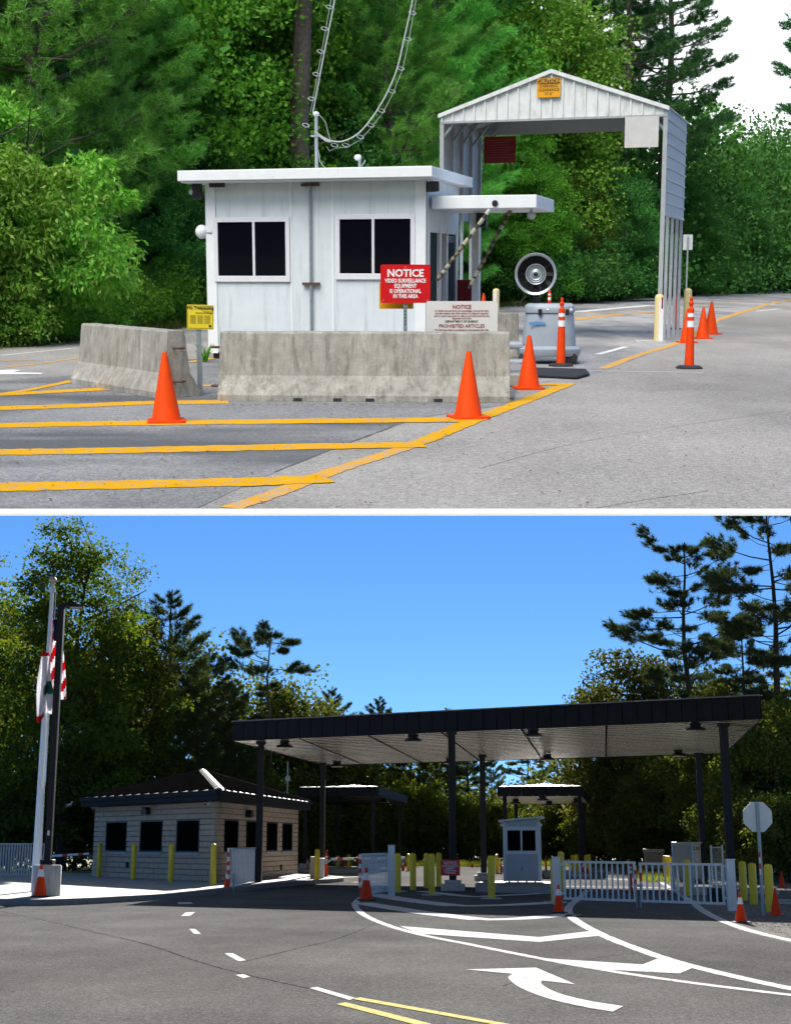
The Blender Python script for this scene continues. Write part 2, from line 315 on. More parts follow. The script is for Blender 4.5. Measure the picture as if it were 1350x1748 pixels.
# ------------------------------------------------------------------ mesh building
class MB:
    def __init__(s): s.v = []; s.f = []
    def add(s, vs, fs):
        o = len(s.v); s.v += [tuple(p) for p in vs]; s.f += [tuple(o + i for i in f) for f in fs]; return s
    def box(s, x0, x1, y0, y1, z0, z1):
        return s.add([(x0,y0,z0),(x1,y0,z0),(x1,y1,z0),(x0,y1,z0),(x0,y0,z1),(x1,y0,z1),(x1,y1,z1),(x0,y1,z1)],
                     [(3,2,1,0),(4,5,6,7),(0,1,5,4),(1,2,6,5),(2,3,7,6),(3,0,4,7)])
    def obox(s, c, d, size_l, w, h):
        """box of length size_l along 2-D direction d from point c, width w centred, from c.z up by h"""
        d = Vector((d[0], d[1], 0)).normalized(); n = Vector((-d.y, d.x, 0)); c = Vector(c)
        vs = []
        for z in (0, h):
            for a, b in ((0, -1), (1, -1), (1, 1), (0, 1)):
                vs.append(c + d * a * size_l + n * b * w / 2 + Vector((0, 0, z)))
        return s.add(vs, [(3,2,1,0),(4,5,6,7),(0,1,5,4),(1,2,6,5),(2,3,7,6),(3,0,4,7)])
    def prism(s, poly, vec):
        vec = Vector(vec); n = len(poly); a = [Vector(p) for p in poly]; b = [p + vec for p in a]
        return s.add(a + b, [tuple(reversed(range(n))), tuple(range(n, 2 * n))] + [(i, (i + 1) % n, n + (i + 1) % n, n + i) for i in range(n)])
    def tube(s, pts, r, n=8, caps=True):
        pts = [Vector(p) for p in pts]; rs = r if isinstance(r, (list, tuple)) else [r] * len(pts)
        o = len(s.v); prev = None
        for i, p in enumerate(pts):
            t = (pts[min(i + 1, len(pts) - 1)] - pts[max(i - 1, 0)])
            t = t.normalized() if t.length > 1e-9 else Vector((0, 0, 1))
            if prev is None:
                u = t.orthogonal().normalized()
            else:
                u = (prev - t * prev.dot(t)); u = u.normalized() if u.length > 1e-6 else t.orthogonal().normalized()
            prev = u; w = t.cross(u)
            for k in range(n):
                a = 2 * math.pi * k / n
                s.v.append(tuple(p + (u * math.cos(a) + w * math.sin(a)) * rs[i]))
        for i in range(len(pts) - 1):
            for k in range(n):
                a, b = o + i * n + k, o + i * n + (k + 1) % n
                s.f.append((a, b, b + n, a + n))
        if caps:
            s.f.append(tuple(o + k for k in reversed(range(n))))
            s.f.append(tuple(o + (len(pts) - 1) * n + k for k in range(n)))
        return s
    def lathe(s, prof, c=(0, 0, 0), n=20, ax='Z', caps=True):
        o = len(s.v)
        for r, z in prof:
            for k in range(n):
                a = 2 * math.pi * k / n
                p = (r * math.cos(a), r * math.sin(a), z)
                if ax == 'Y': p = (p[0], p[2], p[1])
                if ax == 'X': p = (p[2], p[0], p[1])
                s.v.append((c[0] + p[0], c[1] + p[1], c[2] + p[2]))
        for i in range(len(prof) - 1):
            for k in range(n):
                a, b = o + i * n + k, o + i * n + (k + 1) % n
                s.f.append((a, b, b + n, a + n))
        if caps:
            s.f.append(tuple(o + k for k in reversed(range(n))))
            s.f.append(tuple(o + (len(prof) - 1) * n + k for k in range(n)))
        return s
    def ball(s, c, r, n=14, m=8, sx=1, sy=1, sz=1):
        prof = [(max(1e-4, r * math.sin(math.pi * i / m)), -r * math.cos(math.pi * i / m)) for i in range(m + 1)]
        t = MB().lathe(prof, (0, 0, 0), n)
        return s.add([(c[0] + v[0] * sx, c[1] + v[1] * sy, c[2] + v[2] * sz) for v in t.v], t.f)
    def strip(s, pts, w, z, rough=0.0):
        """flat ribbon along ground points, w wide (number or list)"""
        pts = [Vector((p[0], p[1], 0)) for p in pts]; n = len(pts); o = len(s.v)
        ws = w if isinstance(w, (list, tuple)) else [w] * n
        for i, p in enumerate(pts):
            t = (pts[min(i + 1, n - 1)] - pts[max(i - 1, 0)]).normalized(); q = Vector((-t.y, t.x, 0))
            for sg in (-1, 1):
                e = p + q * sg * (ws[i] / 2 + random.uniform(-rough, rough)); s.v.append((e.x, e.y, z))
        for i in range(n - 1):
            s.f.append((o + 2 * i, o + 2 * i + 2, o + 2 * i + 3, o + 2 * i + 1))
        return s
    def poly(s, pts, z):
        return s.add([(p[0], p[1], z) for p in pts], [tuple(range(len(pts)))])
    def mesh(s, name, mat, smooth=False):
        me = bpy.data.meshes.new(name); me.from_pydata(s.v, [], s.f); me.update()
        if mat: me.materials.append(MATS[mat])
        if smooth: smooth_mesh(me)
        return me
def smooth_mesh(me, ang=40):
    me.polygons.foreach_set('use_smooth', [True] * len(me.polygons))
    try: me.set_sharp_from_angle(angle=R(ang))
    except Exception: pass

def put(o, parent, loc=(0, 0, 0), rz=0.0, scale=1.0):
    COLL[CUR].objects.link(o)
    M = Matrix.Translation(loc) @ Matrix.Rotation(rz, 4, 'Z') @ Matrix.Diagonal((*( (scale,)*3 if isinstance(scale,(int,float)) else scale), 1))
    if parent is None: o.matrix_world = FRAME[CUR] @ M
    else:
        o.parent = parent; o.matrix_parent_inverse = Matrix.Identity(4); o.matrix_basis = M
    return o
def tag(o, label, cat, group=None):
    o['label'] = label; o['category'] = cat
    if group: o['group'] = group
    return o
def thing(name, label, cat, loc=(0, 0, 0), rz=0.0, group=None, scale=1.0):
    o = bpy.data.objects.new(name, None); o.empty_display_size = 0.2
    put(o, None, loc, rz, scale); return tag(o, label, cat, group)
def part(name, mb, mat, parent, smooth=False, loc=(0, 0, 0), rz=0.0, label=None, scale=1.0, bevel=0.0):
    me = mb if isinstance(mb, bpy.types.Mesh) else mb.mesh(name, mat, smooth)
    o = bpy.data.objects.new(name, me); put(o, parent, loc, rz, scale)
    if label: o['label'] = label
    if bevel:
        b = o.modifiers.new('bevel', 'BEVEL'); b.width = bevel; b.segments = 2; b.limit_method = 'ANGLE'; b.angle_limit = R(40)
    return o
def solo(name, mb, mat, label, cat, loc=(0, 0, 0), rz=0.0, group=None, smooth=False, scale=1.0, bevel=0.0):
    return tag(part(name, mb, mat, None, smooth, loc, rz, None, scale, bevel), label, cat, group)
def struct(name, mb, mat, kind='structure', smooth=False):
    o = part(name, mb, mat, None, smooth); o['kind'] = kind; return o
DG = None
def lettering(s, size, mat, parent, loc, bold=0.0, spacing=1.0, sx=1.0, align='CENTER', face='-Y', name='lettering', depth=0.0015):
    cu = bpy.data.curves.new('t', 'FONT'); cu.body = s; cu.size = size; cu.align_x = align; cu.align_y = 'CENTER'
    cu.offset = bold; cu.space_character = spacing; cu.extrude = depth; cu.resolution_u = 2
    to = bpy.data.objects.new('t', cu); S.collection.objects.link(to)
    dg = bpy.context.evaluated_depsgraph_get()
    me = bpy.data.meshes.new_from_object(to.evaluated_get(dg)); me.name = name
    bpy.data.objects.remove(to); bpy.data.curves.remove(cu)
    me.materials.clear(); me.materials.append(MATS[mat])
    me.transform(Matrix.Translation(loc) @ Matrix.Rotation(R(90), 4, 'X') @ Matrix.Diagonal((sx, 1, 1, 1)))
    return part(name, me, None, parent)
def rrect(w, h, r, y=0.0, n=4):
    pts = []
    for cx, cz, a0 in ((w/2-r, h/2-r, 0), (-w/2+r, h/2-r, 90), (-w/2+r, -h/2+r, 180), (w/2-r, -h/2+r, 270)):
        for i in range(n + 1):
            a = R(a0 + 90 * i / n); pts.append((cx + r * math.cos(a), y, cz + r * math.sin(a)))
    return pts
def lerp(a, b, t): return a + (b - a) * t
def densify(pts, n=6):
    """smooth curve through ground points"""
    pts = [Vector((p[0], p[1], 0)) for p in pts]; out = []
    for i in range(len(pts) - 1):
        p0, p1, p2, p3 = pts[max(i-1, 0)], pts[i], pts[i+1], pts[min(i+2, len(pts)-1)]
        for k in range(n):
            t = k / n
            out.append(0.5 * ((2*p1) + (p2-p0)*t + (2*p0-5*p1+4*p2-p3)*t*t + (3*p1-p0-3*p2+p3)*t**3))
    out.append(pts[-1]); return out

# ------------------------------------------------------------------ plants
def np_mesh(name, V, F, mat, k):
    """V (n,3) vertices, F (m,k) faces"""
    me = bpy.data.meshes.new(name); n, m = len(V), len(F)
    me.vertices.add(n); me.vertices.foreach_set('co', V.astype(np.float32).ravel())
    me.loops.add(m * k); me.loops.foreach_set('vertex_index', F.astype(np.int32).ravel())
    me.polygons.add(m); me.polygons.foreach_set('loop_start', np.arange(0, m * k, k, dtype=np.int32))
    me.update(); me.materials.append(MATS[mat]); return me
def unit(a): return a / np.maximum(1e-9, np.linalg.norm(a, axis=-1, keepdims=True))
def leaves(C, out, size, droop=0.3, wide=0.36):
    n = len(C)
    a = unit(out * 0.6 + rng.normal(size=(n, 3)) * 0.75 + np.array([0, 0, -droop]))
    b = unit(np.cross(a, rng.normal(size=(n, 3))))
    nn = np.cross(a, b)
    L = (size * rng.uniform(0.65, 1.35, n))[:, None]
    V = np.stack([C, C + a*L*0.5 + b*L*wide + nn*L*0.10, C + a*L, C + a*L*0.5 - b*L*wide + nn*L*0.10], 1).reshape(-1, 3)
    return V, np.arange(4 * n).reshape(-1, 4)
def needles(C, D, per, length, w):
    n = len(C); T = np.repeat(C, per, 0); d0 = np.repeat(D, per, 0); k = n * per
    d = unit(d0 * 0.75 + rng.normal(size=(k, 3)) * 0.62)
    L = (length * rng.uniform(0.7, 1.2, k))[:, None]
    s = unit(np.cross(d, rng.normal(size=(k, 3)))) * w
    T = T - d0 * (rng.uniform(0, 0.9, k)[:, None] * length)
    V = np.stack([T - s, T + s, T + d * L], 1).reshape(-1, 3)
    return V, np.arange(3 * k).reshape(-1, 3)
PROTO = {}
def grow_broad(key, H, Rr, base_z, nclump, per, lsize, leafmat, bark, rc=0.6, trunk_r=0.18, shape=1.0, droop=0.3, seed=1, hollow=0.45, wide=0.36):
    global rng; rng = np.random.default_rng(seed); rd = random.Random(seed)
    wood = MB(); tp = [Vector((rd.uniform(-.12, .12) * i, rd.uniform(-.12, .12) * i, H * 0.93 * i / 7)) for i in range(8)]
    wood.tube(tp, [trunk_r * (1 - 0.85 * i / 7) * (1.35 if i == 0 else 1) for i in range(8)], 8)
    cz = (H + base_z) / 2; hz = (H - base_z) / 2
    u = unit(rng.normal(size=(nclump, 3))); rad = rng.uniform(hollow, 1.0, nclump) ** 0.6
    lump = 1 + 0.22 * np.sin(u[:, 0] * 4.1 + seed) * np.cos(u[:, 1] * 3.7) + 0.16 * np.sin(u[:, 2] * 6 + u[:, 0] * 5 + seed)
    Cc = u * (rad * lump)[:, None] * np.array([Rr, Rr, hz])
    taper = 1 - 0.45 * shape * np.clip(Cc[:, 2] / hz, -0.3, 1.0); Cc[:, :2] *= taper[:, None]
    Cc[:, 2] += cz
    limbs = []
    for i in range(16):
        z0 = lerp(base_z * 0.6 + 0.3, H * 0.8, i / 15); a = i * 2.4 + rd.uniform(-.4, .4)
        rr = Rr * math.sqrt(max(0.08, 1 - ((z0 - cz) / (hz * 1.05)) ** 2)) * rd.uniform(0.65, 0.95)
        t0 = tp[min(7, int(7 * z0 / (H * 0.93)))]
        p0 = Vector((t0.x, t0.y, z0)); d = Vector((math.cos(a), math.sin(a), 0))
        p1 = p0 + d * rr * 0.5 + Vector((0, 0, rr * 0.22)); p2 = p0 + d * rr + Vector((0, 0, rr * 0.5))
        wood.tube([p0, p1, p2], [trunk_r * 0.36, trunk_r * 0.22, trunk_r * 0.07], 5, False); limbs += [p0.lerp(p1, .7), p1, p1.lerp(p2, .5), p2]
    LA = np.array([tuple(p) for p in limbs])
    for c in Cc[::3]:
        j = int(np.argmin(((LA - c) ** 2).sum(1))); wood.tube([limbs[j], limbs[j].lerp(Vector(c), .6) + Vector((0, 0, .06)), Vector(c)], [trunk_r * .09, trunk_r * .05, .006], 3, False)
    off = np.clip(rng.normal(size=(nclump, per, 3)), -1.7, 1.7) * rc * rng.uniform(0.55, 1.1, (nclump, 1, 1)) * np.array([1, 1, 0.6])
    pos = (Cc[:, None] + off).reshape(-1, 3); outd = unit(off.reshape(-1, 3) + np.repeat(u, per, 0) * 0.3)
    V, F = leaves(pos, outd, lsize, droop, wide)
    V = V[:].copy(); V[:, 2] = np.maximum(V[:, 2], 0.05)
    PROTO[key] = (wood.mesh('trunk', bark, True), np_mesh('crown', V, F, leafmat, 4))
def grow_pine(key, H, Rr, base_z, nbr, tufts, per, nl, leafmat, bark, trunk_r=0.22, up=0.35, seed=1, nw=0.010, top_round=0.6, lean=0.0, low_dead=0, style='full'):
    global rng; rng = np.random.default_rng(seed); rd = random.Random(seed)
    wood = MB(); N = 9
    tp = [Vector((lean * H * (i / N) + 0.12 * math.sin(i * 1.3 + seed), 0.12 * math.cos(i * 1.1 + seed), H * 0.97 * i / N)) for i in range(N + 1)]
    wood.tube(tp, [trunk_r * (1 - 0.86 * (i / N) ** 1.2) * (1.2 if i == 0 else 1) for i in range(N + 1)], 9)
    def tr(z):
        f = max(0, min(N - 1e-6, z / (H * 0.97) * N)); i = int(f); return tp[i].lerp(tp[i + 1], f - i)
    C, D = [], []
    for b in range(nbr):
        f = (b + rd.uniform(-.3, .3)) / nbr; f = min(1, max(0, f)); z0 = lerp(base_z, H * 0.96, f)
        prof = (math.sin(math.pi * (0.18 + 0.82 * f)) ** top_round) if f < 1 else 0.1
        lo_, hi_ = (0.6, 1.12)
        if style == 'open': prof = max(0.12, 1 - ((f - 0.45) / 0.60) ** 2) ** 0.5; lo_, hi_ = (0.35, 1.15)
        L = Rr * max(0.16, prof) * rd.uniform(lo_, hi_); a = b * 2.399 + rd.uniform(-.3, .3)
        d = Vector((math.cos(a), math.sin(a), 0))
        if style == 'open': z0 = min(H * .95, max(base_z * .9, z0 + rd.uniform(-.05, .05) * H))
        p0 = tr(z0); rise = up * lerp(0.5, 1.5, f) * (rd.uniform(-.6, 2.2) if style == 'open' else 1)
        pts = [p0, p0 + d * L * .35 + Vector((0, 0, L * rise * .15)), p0 + d * L * .7 + Vector((0, 0, L * rise * .5)), p0 + d * L + Vector((0, 0, L * rise))]
        rb = max(0.012, trunk_r * 0.20 * (L / Rr))
        wood.tube(pts, [rb, rb * .8, rb * .5, rb * .2], 5, False)
        nt_ = max(3, int(tufts * (L / Rr)))
        for k in range(nt_):
            s = rd.uniform(0.62 if style == 'open' else 0.30, 1.0) ** (1.0 if style == 'open' else 0.75); i = min(2, int(s * 3)); q = pts[i].lerp(pts[i + 1], s * 3 - i)
            side = Vector((-d.y, d.x, 0)) * rd.uniform(-1, 1) * L * (0.46 if style == 'open' else 0.34) * (1.15 - s * 0.6) + Vector((0, 0, rd.uniform(-.10, .30) * L * 0.35)) + d * rd.uniform(0, .15) * L
            e = q + side
            if k % 2 == 0: wood.tube([q, q.lerp(e, .6), e], [rb * .3, rb * .22, .005], 3, False)
            C.append(tuple(e)); dd = (side * 0.6 + d * 0.5 * L * .3 + Vector((0, 0, .30 * L * .3))).normalized(); D.append(tuple(dd))
    for b in range(low_dead):
        z0 = rd.uniform(base_z * 0.3, base_z); a = rd.uniform(0, 6.28); p0 = tr(z0); d = Vector((math.cos(a), math.sin(a), rd.uniform(-.2, .3)))
        wood.tube([p0, p0 + d * .6, p0 + d * rd.uniform(.9, 1.8) + Vector((0, 0, .1))], [.035, .025, .008], 4, False)
    V, F = needles(np.array(C), np.array(D), per, nl, nw)
    PROTO[key] = (wood.mesh('trunk', bark, True), np_mesh('crown', V, F, leafmat, 3))
def tree(name, key, pos, label, cat='tree', group=None, scale=1.0, rz=None, leafmat=None):
    o = thing(name, label, cat, pos, rz if rz is not None else random.uniform(0, 6.28), group, scale)
    wd, cr = PROTO[key]
    part('trunk', wd, None, o); c = part('crown', cr, None, o)
    if leafmat:
        c.material_slots[0].link = 'OBJECT'; c.material_slots[0].material = MATS[leafmat]
    return o
def wood_mass(name, line, depth, lo, hi, n, per, lsize, rc, mat, label, cat='woodland', seed=3):
    """a far wood that reads as one mass: foliage clumps along a line of (x, y, top height)"""
    global rng; rng = np.random.default_rng(seed)
    L = np.array(line, float); seg = np.linalg.norm(L[1:, :2] - L[:-1, :2], axis=1); cum = np.concatenate([[0], np.cumsum(seg)])
    s = rng.uniform(0, cum[-1], n); X = np.interp(s, cum, L[:, 0]); Yv = np.interp(s, cum, L[:, 1]); T = np.interp(s, cum, L[:, 2])
    T = T * (1 + 0.16 * np.sin(s * 0.9 + seed) + 0.10 * np.sin(s * 2.3 + 1))
    z = lo + (T * hi - lo) * rng.uniform(0, 1, n) ** 0.9
    C = np.stack([X + rng.normal(size=n) * depth * .3, Yv + rng.uniform(-.5, .5, n) * depth, z], 1)
    off = np.clip(rng.normal(size=(n, per, 3)), -1.8, 1.8) * rc * np.array([1, 1, .65])
    V, F = leaves((C[:, None] + off).reshape(-1, 3), unit(off.reshape(-1, 3)), lsize, 0.3, 0.42); V[:, 2] = np.maximum(V[:, 2], 0.02)
    o = part(name, np_mesh(name, V, F, mat, 4), None, None); o['kind'] = 'stuff'; tag(o, label, cat); return o
def grass_strip(name, line, width, n, h, mat, label):
    global rng; rng = np.random.default_rng(5)
    L = np.array([(p[0], p[1]) for p in line], float); seg = np.linalg.norm(L[1:] - L[:-1], axis=1); cum = np.concatenate([[0], np.cumsum(seg)])
    s = rng.uniform(0, cum[-1], n); C = np.stack([np.interp(s, cum, L[:, 0]) + rng.uniform(-.5, .5, n) * width, np.interp(s, cum, L[:, 1]) + rng.uniform(-.5, .5, n) * width, np.zeros(n)], 1)
    d = unit(np.stack([rng.normal(size=n) * .4, rng.normal(size=n) * .4, np.ones(n)], 1)); hh = (h * rng.uniform(.4, 1.4, n))[:, None]
    sd = unit(np.cross(d, rng.normal(size=(n, 3)))) * 0.018
    V = np.stack([C - sd, C + sd, C + d * hh], 1).reshape(-1, 3)
    o = part(name, np_mesh(name, V, np.arange(3 * n).reshape(-1, 3), mat, 3), None, None); o['kind'] = 'stuff'; tag(o, label, 'grass'); return o

# ================================================================== UPPER PLACE: the old gate under an overcast sky
CUR = 'A'
EDGE_Y = G(675, 870).y
ZR = 0.0015
# ---- setting
struct('ground', MB().prism([(-10, EDGE_Y, -0.03), (10, EDGE_Y, -0.03), (85, 205, -0.03), (-60, 205, -0.03)], (0, 0, 0.03)), 'verge_soil')
struct('bounce_slab', MB().prism([(-9.8, EDGE_Y + 2.5, -0.20), (9.8, EDGE_Y + 2.5, -0.20), (84, 204, -0.20), (-59, 204, -0.20)], (0, 0, 0.165)), 'bounce_pale')  # added pale slab, out of view, bounces light down onto the lower place
struct('ground_edge', MB().prism([(-10, EDGE_Y - .001, .006), (-10, EDGE_Y - .001, -.034), (-10, EDGE_Y - .030, -.034), (-10, EDGE_Y - .030, -.017)], (20, 0, 0)), 'edge_white')
road_edge = [(-12.5, 20.5), G(0, 592), G(150, 576), G(350, 550), G(560, 533), G(760, 527), G(930, 520), G(1100, 508), G(1230, 497), G(1350, 488.5), G(1600, 478)]
struct('road', MB().poly([(-9.9, EDGE_Y + .002), (9.9, EDGE_Y + .002), (60, 140)] + [(p[0], p[1]) for p in reversed(road_edge)], ZR), 'road_grey')
struct('old_lane', MB().poly([G(*p) for p in [(700, 660), (905, 655), (1010, 640), (1045, 628), (1150, 589), (1222, 547), (1350, 513), (1600, 497), (1600, 481), (1350, 490.5), (1230, 499), (1100, 510), (930, 522), (760, 530), (560, 536), (480, 600)]], 2 * ZR), 'road_old')
struct('island_pavement', MB().poly([G(*p) for p in [(-160, 672), (-120, 668), (0, 650), (130, 640), (300, 615), (560, 600), (860, 605), (885, 655), (875, 690), (700, 716), (600, 755), (480, 802), (400, 838), (335, 869.5), (-500, 869.5), (-420, 760)]], 3 * ZR), 'island_asphalt')
def line(pts, w, mat, z=4 * ZR, name='painted_line', n=16):
    g = densify([G(*p) for p in pts], n)
    return struct(name, MB().strip(g, w, z, min(.02, w * .06)), mat)
line([(393, 868.5), (470, 843), (560, 808), (640, 782), (720, 755)], 0.17, 'yellow_worn')
line([(716, 756.5), (775, 732), (830, 710), (900, 683), (972, 655)], 0.20, 'yellow_paint', 5 * ZR)
line([(1030, 629), (1090, 606), (1150, 588), (1195, 566), (1225, 546)], 0.17, 'yellow_worn')
line([(1225, 546), (1280, 529), (1350, 512), (1500, 494)], 0.28, 'yellow_worn', 5 * ZR)
line([(-60, 834), (100, 831), (420, 824), (560, 818)], 0.40, 'yellow_paint', 6 * ZR)
line([(-60, 774), (150, 771), (400, 766), (722, 760)], 0.40, 'yellow_paint', 6 * ZR)
line([(-60, 729), (120, 725), (420, 721), (800, 717)], 0.44, 'yellow_paint', 6 * ZR)
line([(-60, 699), (120, 694), (250, 688.5), (390, 687)], 0.46, 'yellow_paint', 6 * ZR)
line([(-60, 677), (60, 671), (180, 664.5)], 0.40, 'yellow_paint', 6 * ZR)
line([(-40, 679), (40, 668), (128, 650)], 0.16, 'yellow_paint', 7 * ZR)
line([(800, 686), (875, 685)], 0.3, 'yellow_paint', 6 * ZR); line([(880, 657), (958, 656.5)], 0.3, 'yellow_paint', 6 * ZR)
line([(320, 619), (362, 612)], 0.15, 'yellow_paint', 6 * ZR); line([(342, 659), (362, 659)], 0.3, 'yellow_paint', 6 * ZR)
line([(-20, 630), (60, 622), (130, 612), (300, 590)], 0.10, 'yellow_worn', 4 * ZR)
line([(-30, 618), (58, 614.5)], 0.10, 'yellow_worn', 4 * ZR)
line([(-40, 593), (60, 586), (150, 578), (350, 552)], 0.10, 'white_worn', 4 * ZR)
line([(0, 607), (130, 594)], 0.08, 'white_worn', 4 * ZR)
line([(1020, 605), (1068, 592)], 0.14, 'white_worn', 4 * ZR)
line([(930, 632), (1200, 636)], 0.05, 'white_worn', 4 * ZR)
line([(1290, 531), (1330, 527)], 0.20, 'white_worn', 4 * ZR)
line([(985, 532), (1040, 527), (1110, 521)], 0.6, 'white_worn', 4 * ZR)
line([(930, 545), (1040, 530), (1180, 521), (1350, 510)], 0.14, 'yellow_worn', 4 * ZR)
line([(975, 546), (1060, 536), (1150, 531)], 0.5, 'yellow_worn', 4 * ZR)
struct('painted_arrow', MB().poly([G(*p) for p in [(-40, 634), (20, 631.5), (36, 632.5), (22, 636), (75, 637), (70, 639), (-40, 640)]], 5 * ZR), 'white_worn')
def crack(pts, w=.012, z=2 * ZR): struct('pavement_crack', MB().strip(densify([G(*p) for p in pts], 10), w, z, w * .45), 'crack_fill')
crack([(470, 806), (560, 770), (640, 740), (706, 716)], .018, 4 * ZR)
crack([(1018, 868), (1075, 858), (1120, 851), (1210, 838)]); crack([(1100, 668), (1180, 664), (1290, 668)], .02)
crack([(820, 800), (960, 762), (1100, 736), (1350, 700)], .008)
# the overcast sky behind the trees
skm = MB(); N = 24
for i in range(N + 1):
    a = lerp(R(-26), R(26), i / N)
    for j in range(7):
        e = R(lerp(-2, 22, j / 6)); r = 300
        skm.v.append((r * math.sin(a) * math.cos(e), r * math.cos(a) * math.cos(e), r * math.sin(e)))
for i in range(N):
    for j in range(6): skm.f.append((i * 7 + j, i * 7 + 7 + j, i * 7 + 8 + j, i * 7 + 1 + j))
struct('sky', skm, 'sky_white', smooth=True)

# ---- concrete barriers
def barrier_prof(): return [(-.30, 0), (-.30, .075), (-.17, .30), (-.115, .81 - .02), (-.10, .81), (.10, .81), (.115, .79), (.17, .30), (.30, .075), (.30, 0)]
def barrier(label, loc, rz, L, slots, loops=(), flip=1):
    t = thing('concrete_barrier', label, 'barrier', loc, rz, 'concrete traffic barriers')
    b = MB(); prof = barrier_prof(); n = len(prof); K = max(2, int(L / .14)); rd = random.Random(L)
    for k in range(K + 1):
        x = L * k / K
        for i, (y, z) in enumerate(prof):
            j = (rd.uniform(-.006, .006) if 0 < k < K else 0)
            b.v.append((x + (0.012 if k == 0 and 3 <= i <= 6 else -0.012 if k == K and 3 <= i <= 6 else 0), y + j, z + (rd.uniform(-.004, .004) if 3 <= i <= 6 else 0)))
    for k in range(K):
        for i in range(n):
            a, c = k * n + i, k * n + (i + 1) % n
            b.f.append((a, c, c + n, a + n))
    b.f.append(tuple(range(n - 1, -1, -1))); b.f.append(tuple(K * n + i for i in range(n)))
    part('body', b, 'barrier_concrete', t, bevel=0.008)
    for s in slots:
        part('drain_slot', MB().box(s - .05, s + .05, -.304, -.27, 0.002, .045), 'black_rubber', t)
    for (x, z) in loops:
        sg = -1 if x < L / 2 else 1
        part('lifting_loop', MB().tube([(x, -.05, z), (x + sg * .10, -.05, z), (x + sg * .12, 0, z), (x + sg * .10, .05, z), (x, .05, z)], .013, 6), 'rust', t, True)
    return t
p = G(374, 685); q = G(873, 688)
barrier('long pale concrete barrier, streaked and chipped, right in front of the booth', (p.x, p.y + .3, 0), math.atan2(q.y - p.y, q.x - p.x), (q - p).length, [.95, 1.42, 1.80, 2.6], [(0, .62), (0, .16)])
a = G(268, 681); b_ = G(122, 655); d = (b_ - a).normalized(); nrm = Vector((d.y, -d.x, 0))
c0 = a + nrm * .30
barrier('short dark streaked concrete barrier at left with iron loops on its near end', (c0.x + d.x * .05, c0.y + d.y * .05, 0), math.atan2(d.y, d.x), (b_ - a).length, [.8, 1.3, 1.8], [(0, .60), (0, .2)])
p = P(885, 528, 24.2)
barrier('plain grey concrete barrier standing behind the white prohibited articles sign', (p.x - 2.3, 24.2, 0), R(-3), 2.3, [])

# ---- the white guard booth
BL, BRt = G(358, 612), P(727, 460, 23.6); BRt.z = 0
bx = (BRt - BL); BW = bx.length; bx.normalize(); by = Vector((-bx.y, bx.x, 0)); BRZ = math.atan2(bx.y, bx.x)
BD, BH = 2.45, 3.0
booth = thing('guard_booth', 'white panel guard booth with two dark sliding windows and a flat roof', 'booth', BL, BRZ)
def bu(px, py): return HIT(px, py, BL, BRt)
def su(px, py): return HIT(px, py, BRt, BRt + by)
part('front_wall', MB().box(0.02, BW - .02, 0, .08, .12, BH), 'booth_white', booth)
part('rear_wall', MB().box(0, BW, BD - .08, BD, .12, BH), 'booth_white', booth)
part('left_wall', MB().box(0, .08, .08, BD - .08, .12, BH), 'booth_white', booth)
part('floor_skid', MB().box(.05, BW - .05, .05, BD - .05, 0, .12), 'black_rubber', booth)
for x in (0, BW - .17): part('corner_trim', MB().box(x - .012, x + .17, -.022, -.001, .10, BH), 'trim_white', booth)
for px in (497, 568):
    u, _ = bu(px, 400); part('panel_seam', MB().box(u - .016, u + .016, -.010, -.001, .13, BH - .02), 'trim_white', booth)
for (x0, xm, x1, y0, y1) in ((369, 433.5, 491, 376, 473.5), (577, 637.5, 705, 371, 469.5)):
    u0, zt = bu(x0, y0); u1, _ = bu(x1, y0); um, _ = bu(xm, y0); _, zb = bu((x0 + x1) / 2, y1)
    w = part('window', MB().box(u0, u1, -.004, .02, zb, zt), 'black_plastic', booth)
    for k, (a0, a1) in enumerate(((u0 + .03, um - .02), (um + .02, u1 - .03))):
        part('pane', MB().box(a0, a1, -.012 - k * .006, -.006, zb + .03, zt - .03), 'booth_glass', w)
    fr = MB()
    for bxx in ((u0 - .04, u1 + .04, zt - .03, zt + .05), (u0 - .04, u1 + .04, zb - .07, zb + .03), (u0 - .04, u0 + .035, zb + .03, zt - .03), (u1 - .035, u1 + .04, zb + .03, zt - .03), (um - .022, um + .022, zb + .03, zt - .03)):
        fr.box(bxx[0], bxx[1], -.040, -.014, bxx[2], bxx[3])
    part('window_frame', fr, 'frame_white', w, bevel=.004)
# side wall, seen very obliquely: posts, glazed door and sash
part('side_wall', MB().box(BW - .08, BW, .09, BD - .08, 2.15, BH), 'booth_white', booth)
part('side_wall', MB().box(BW - .08, BW, .09, BD - .08, .12, .95), 'booth_white', booth)
part('side_glass', MB().box(BW - .06, BW - .045, .30, 1.0, .95, 2.15), 'door_glass', booth)
for y in (.12, .95, 1.45, 2.2): part('side_post', MB().box(BW - .08, BW + .012, y, y + .12, .12, 2.2), 'frame_white', booth)
dr = part('door', MB().box(BW - .05, BW - .01, 1.57, 2.2, .12, 2.12), 'black_plastic', booth)
part('door_pane', MB().box(BW - .009, BW - .004, 1.64, 2.1, .9, 2.0), 'door_glass', dr)
rf = MB().box(-.34, BW + .20, -.42, BD + .25, BH + .002, BH + .175)
part('roof', rf, 'trim_white', booth, bevel=.012)
part('roof_soffit', MB().box(-.30, BW + .16, -.38, -.03, BH - .025, BH), 'frame_white', booth)
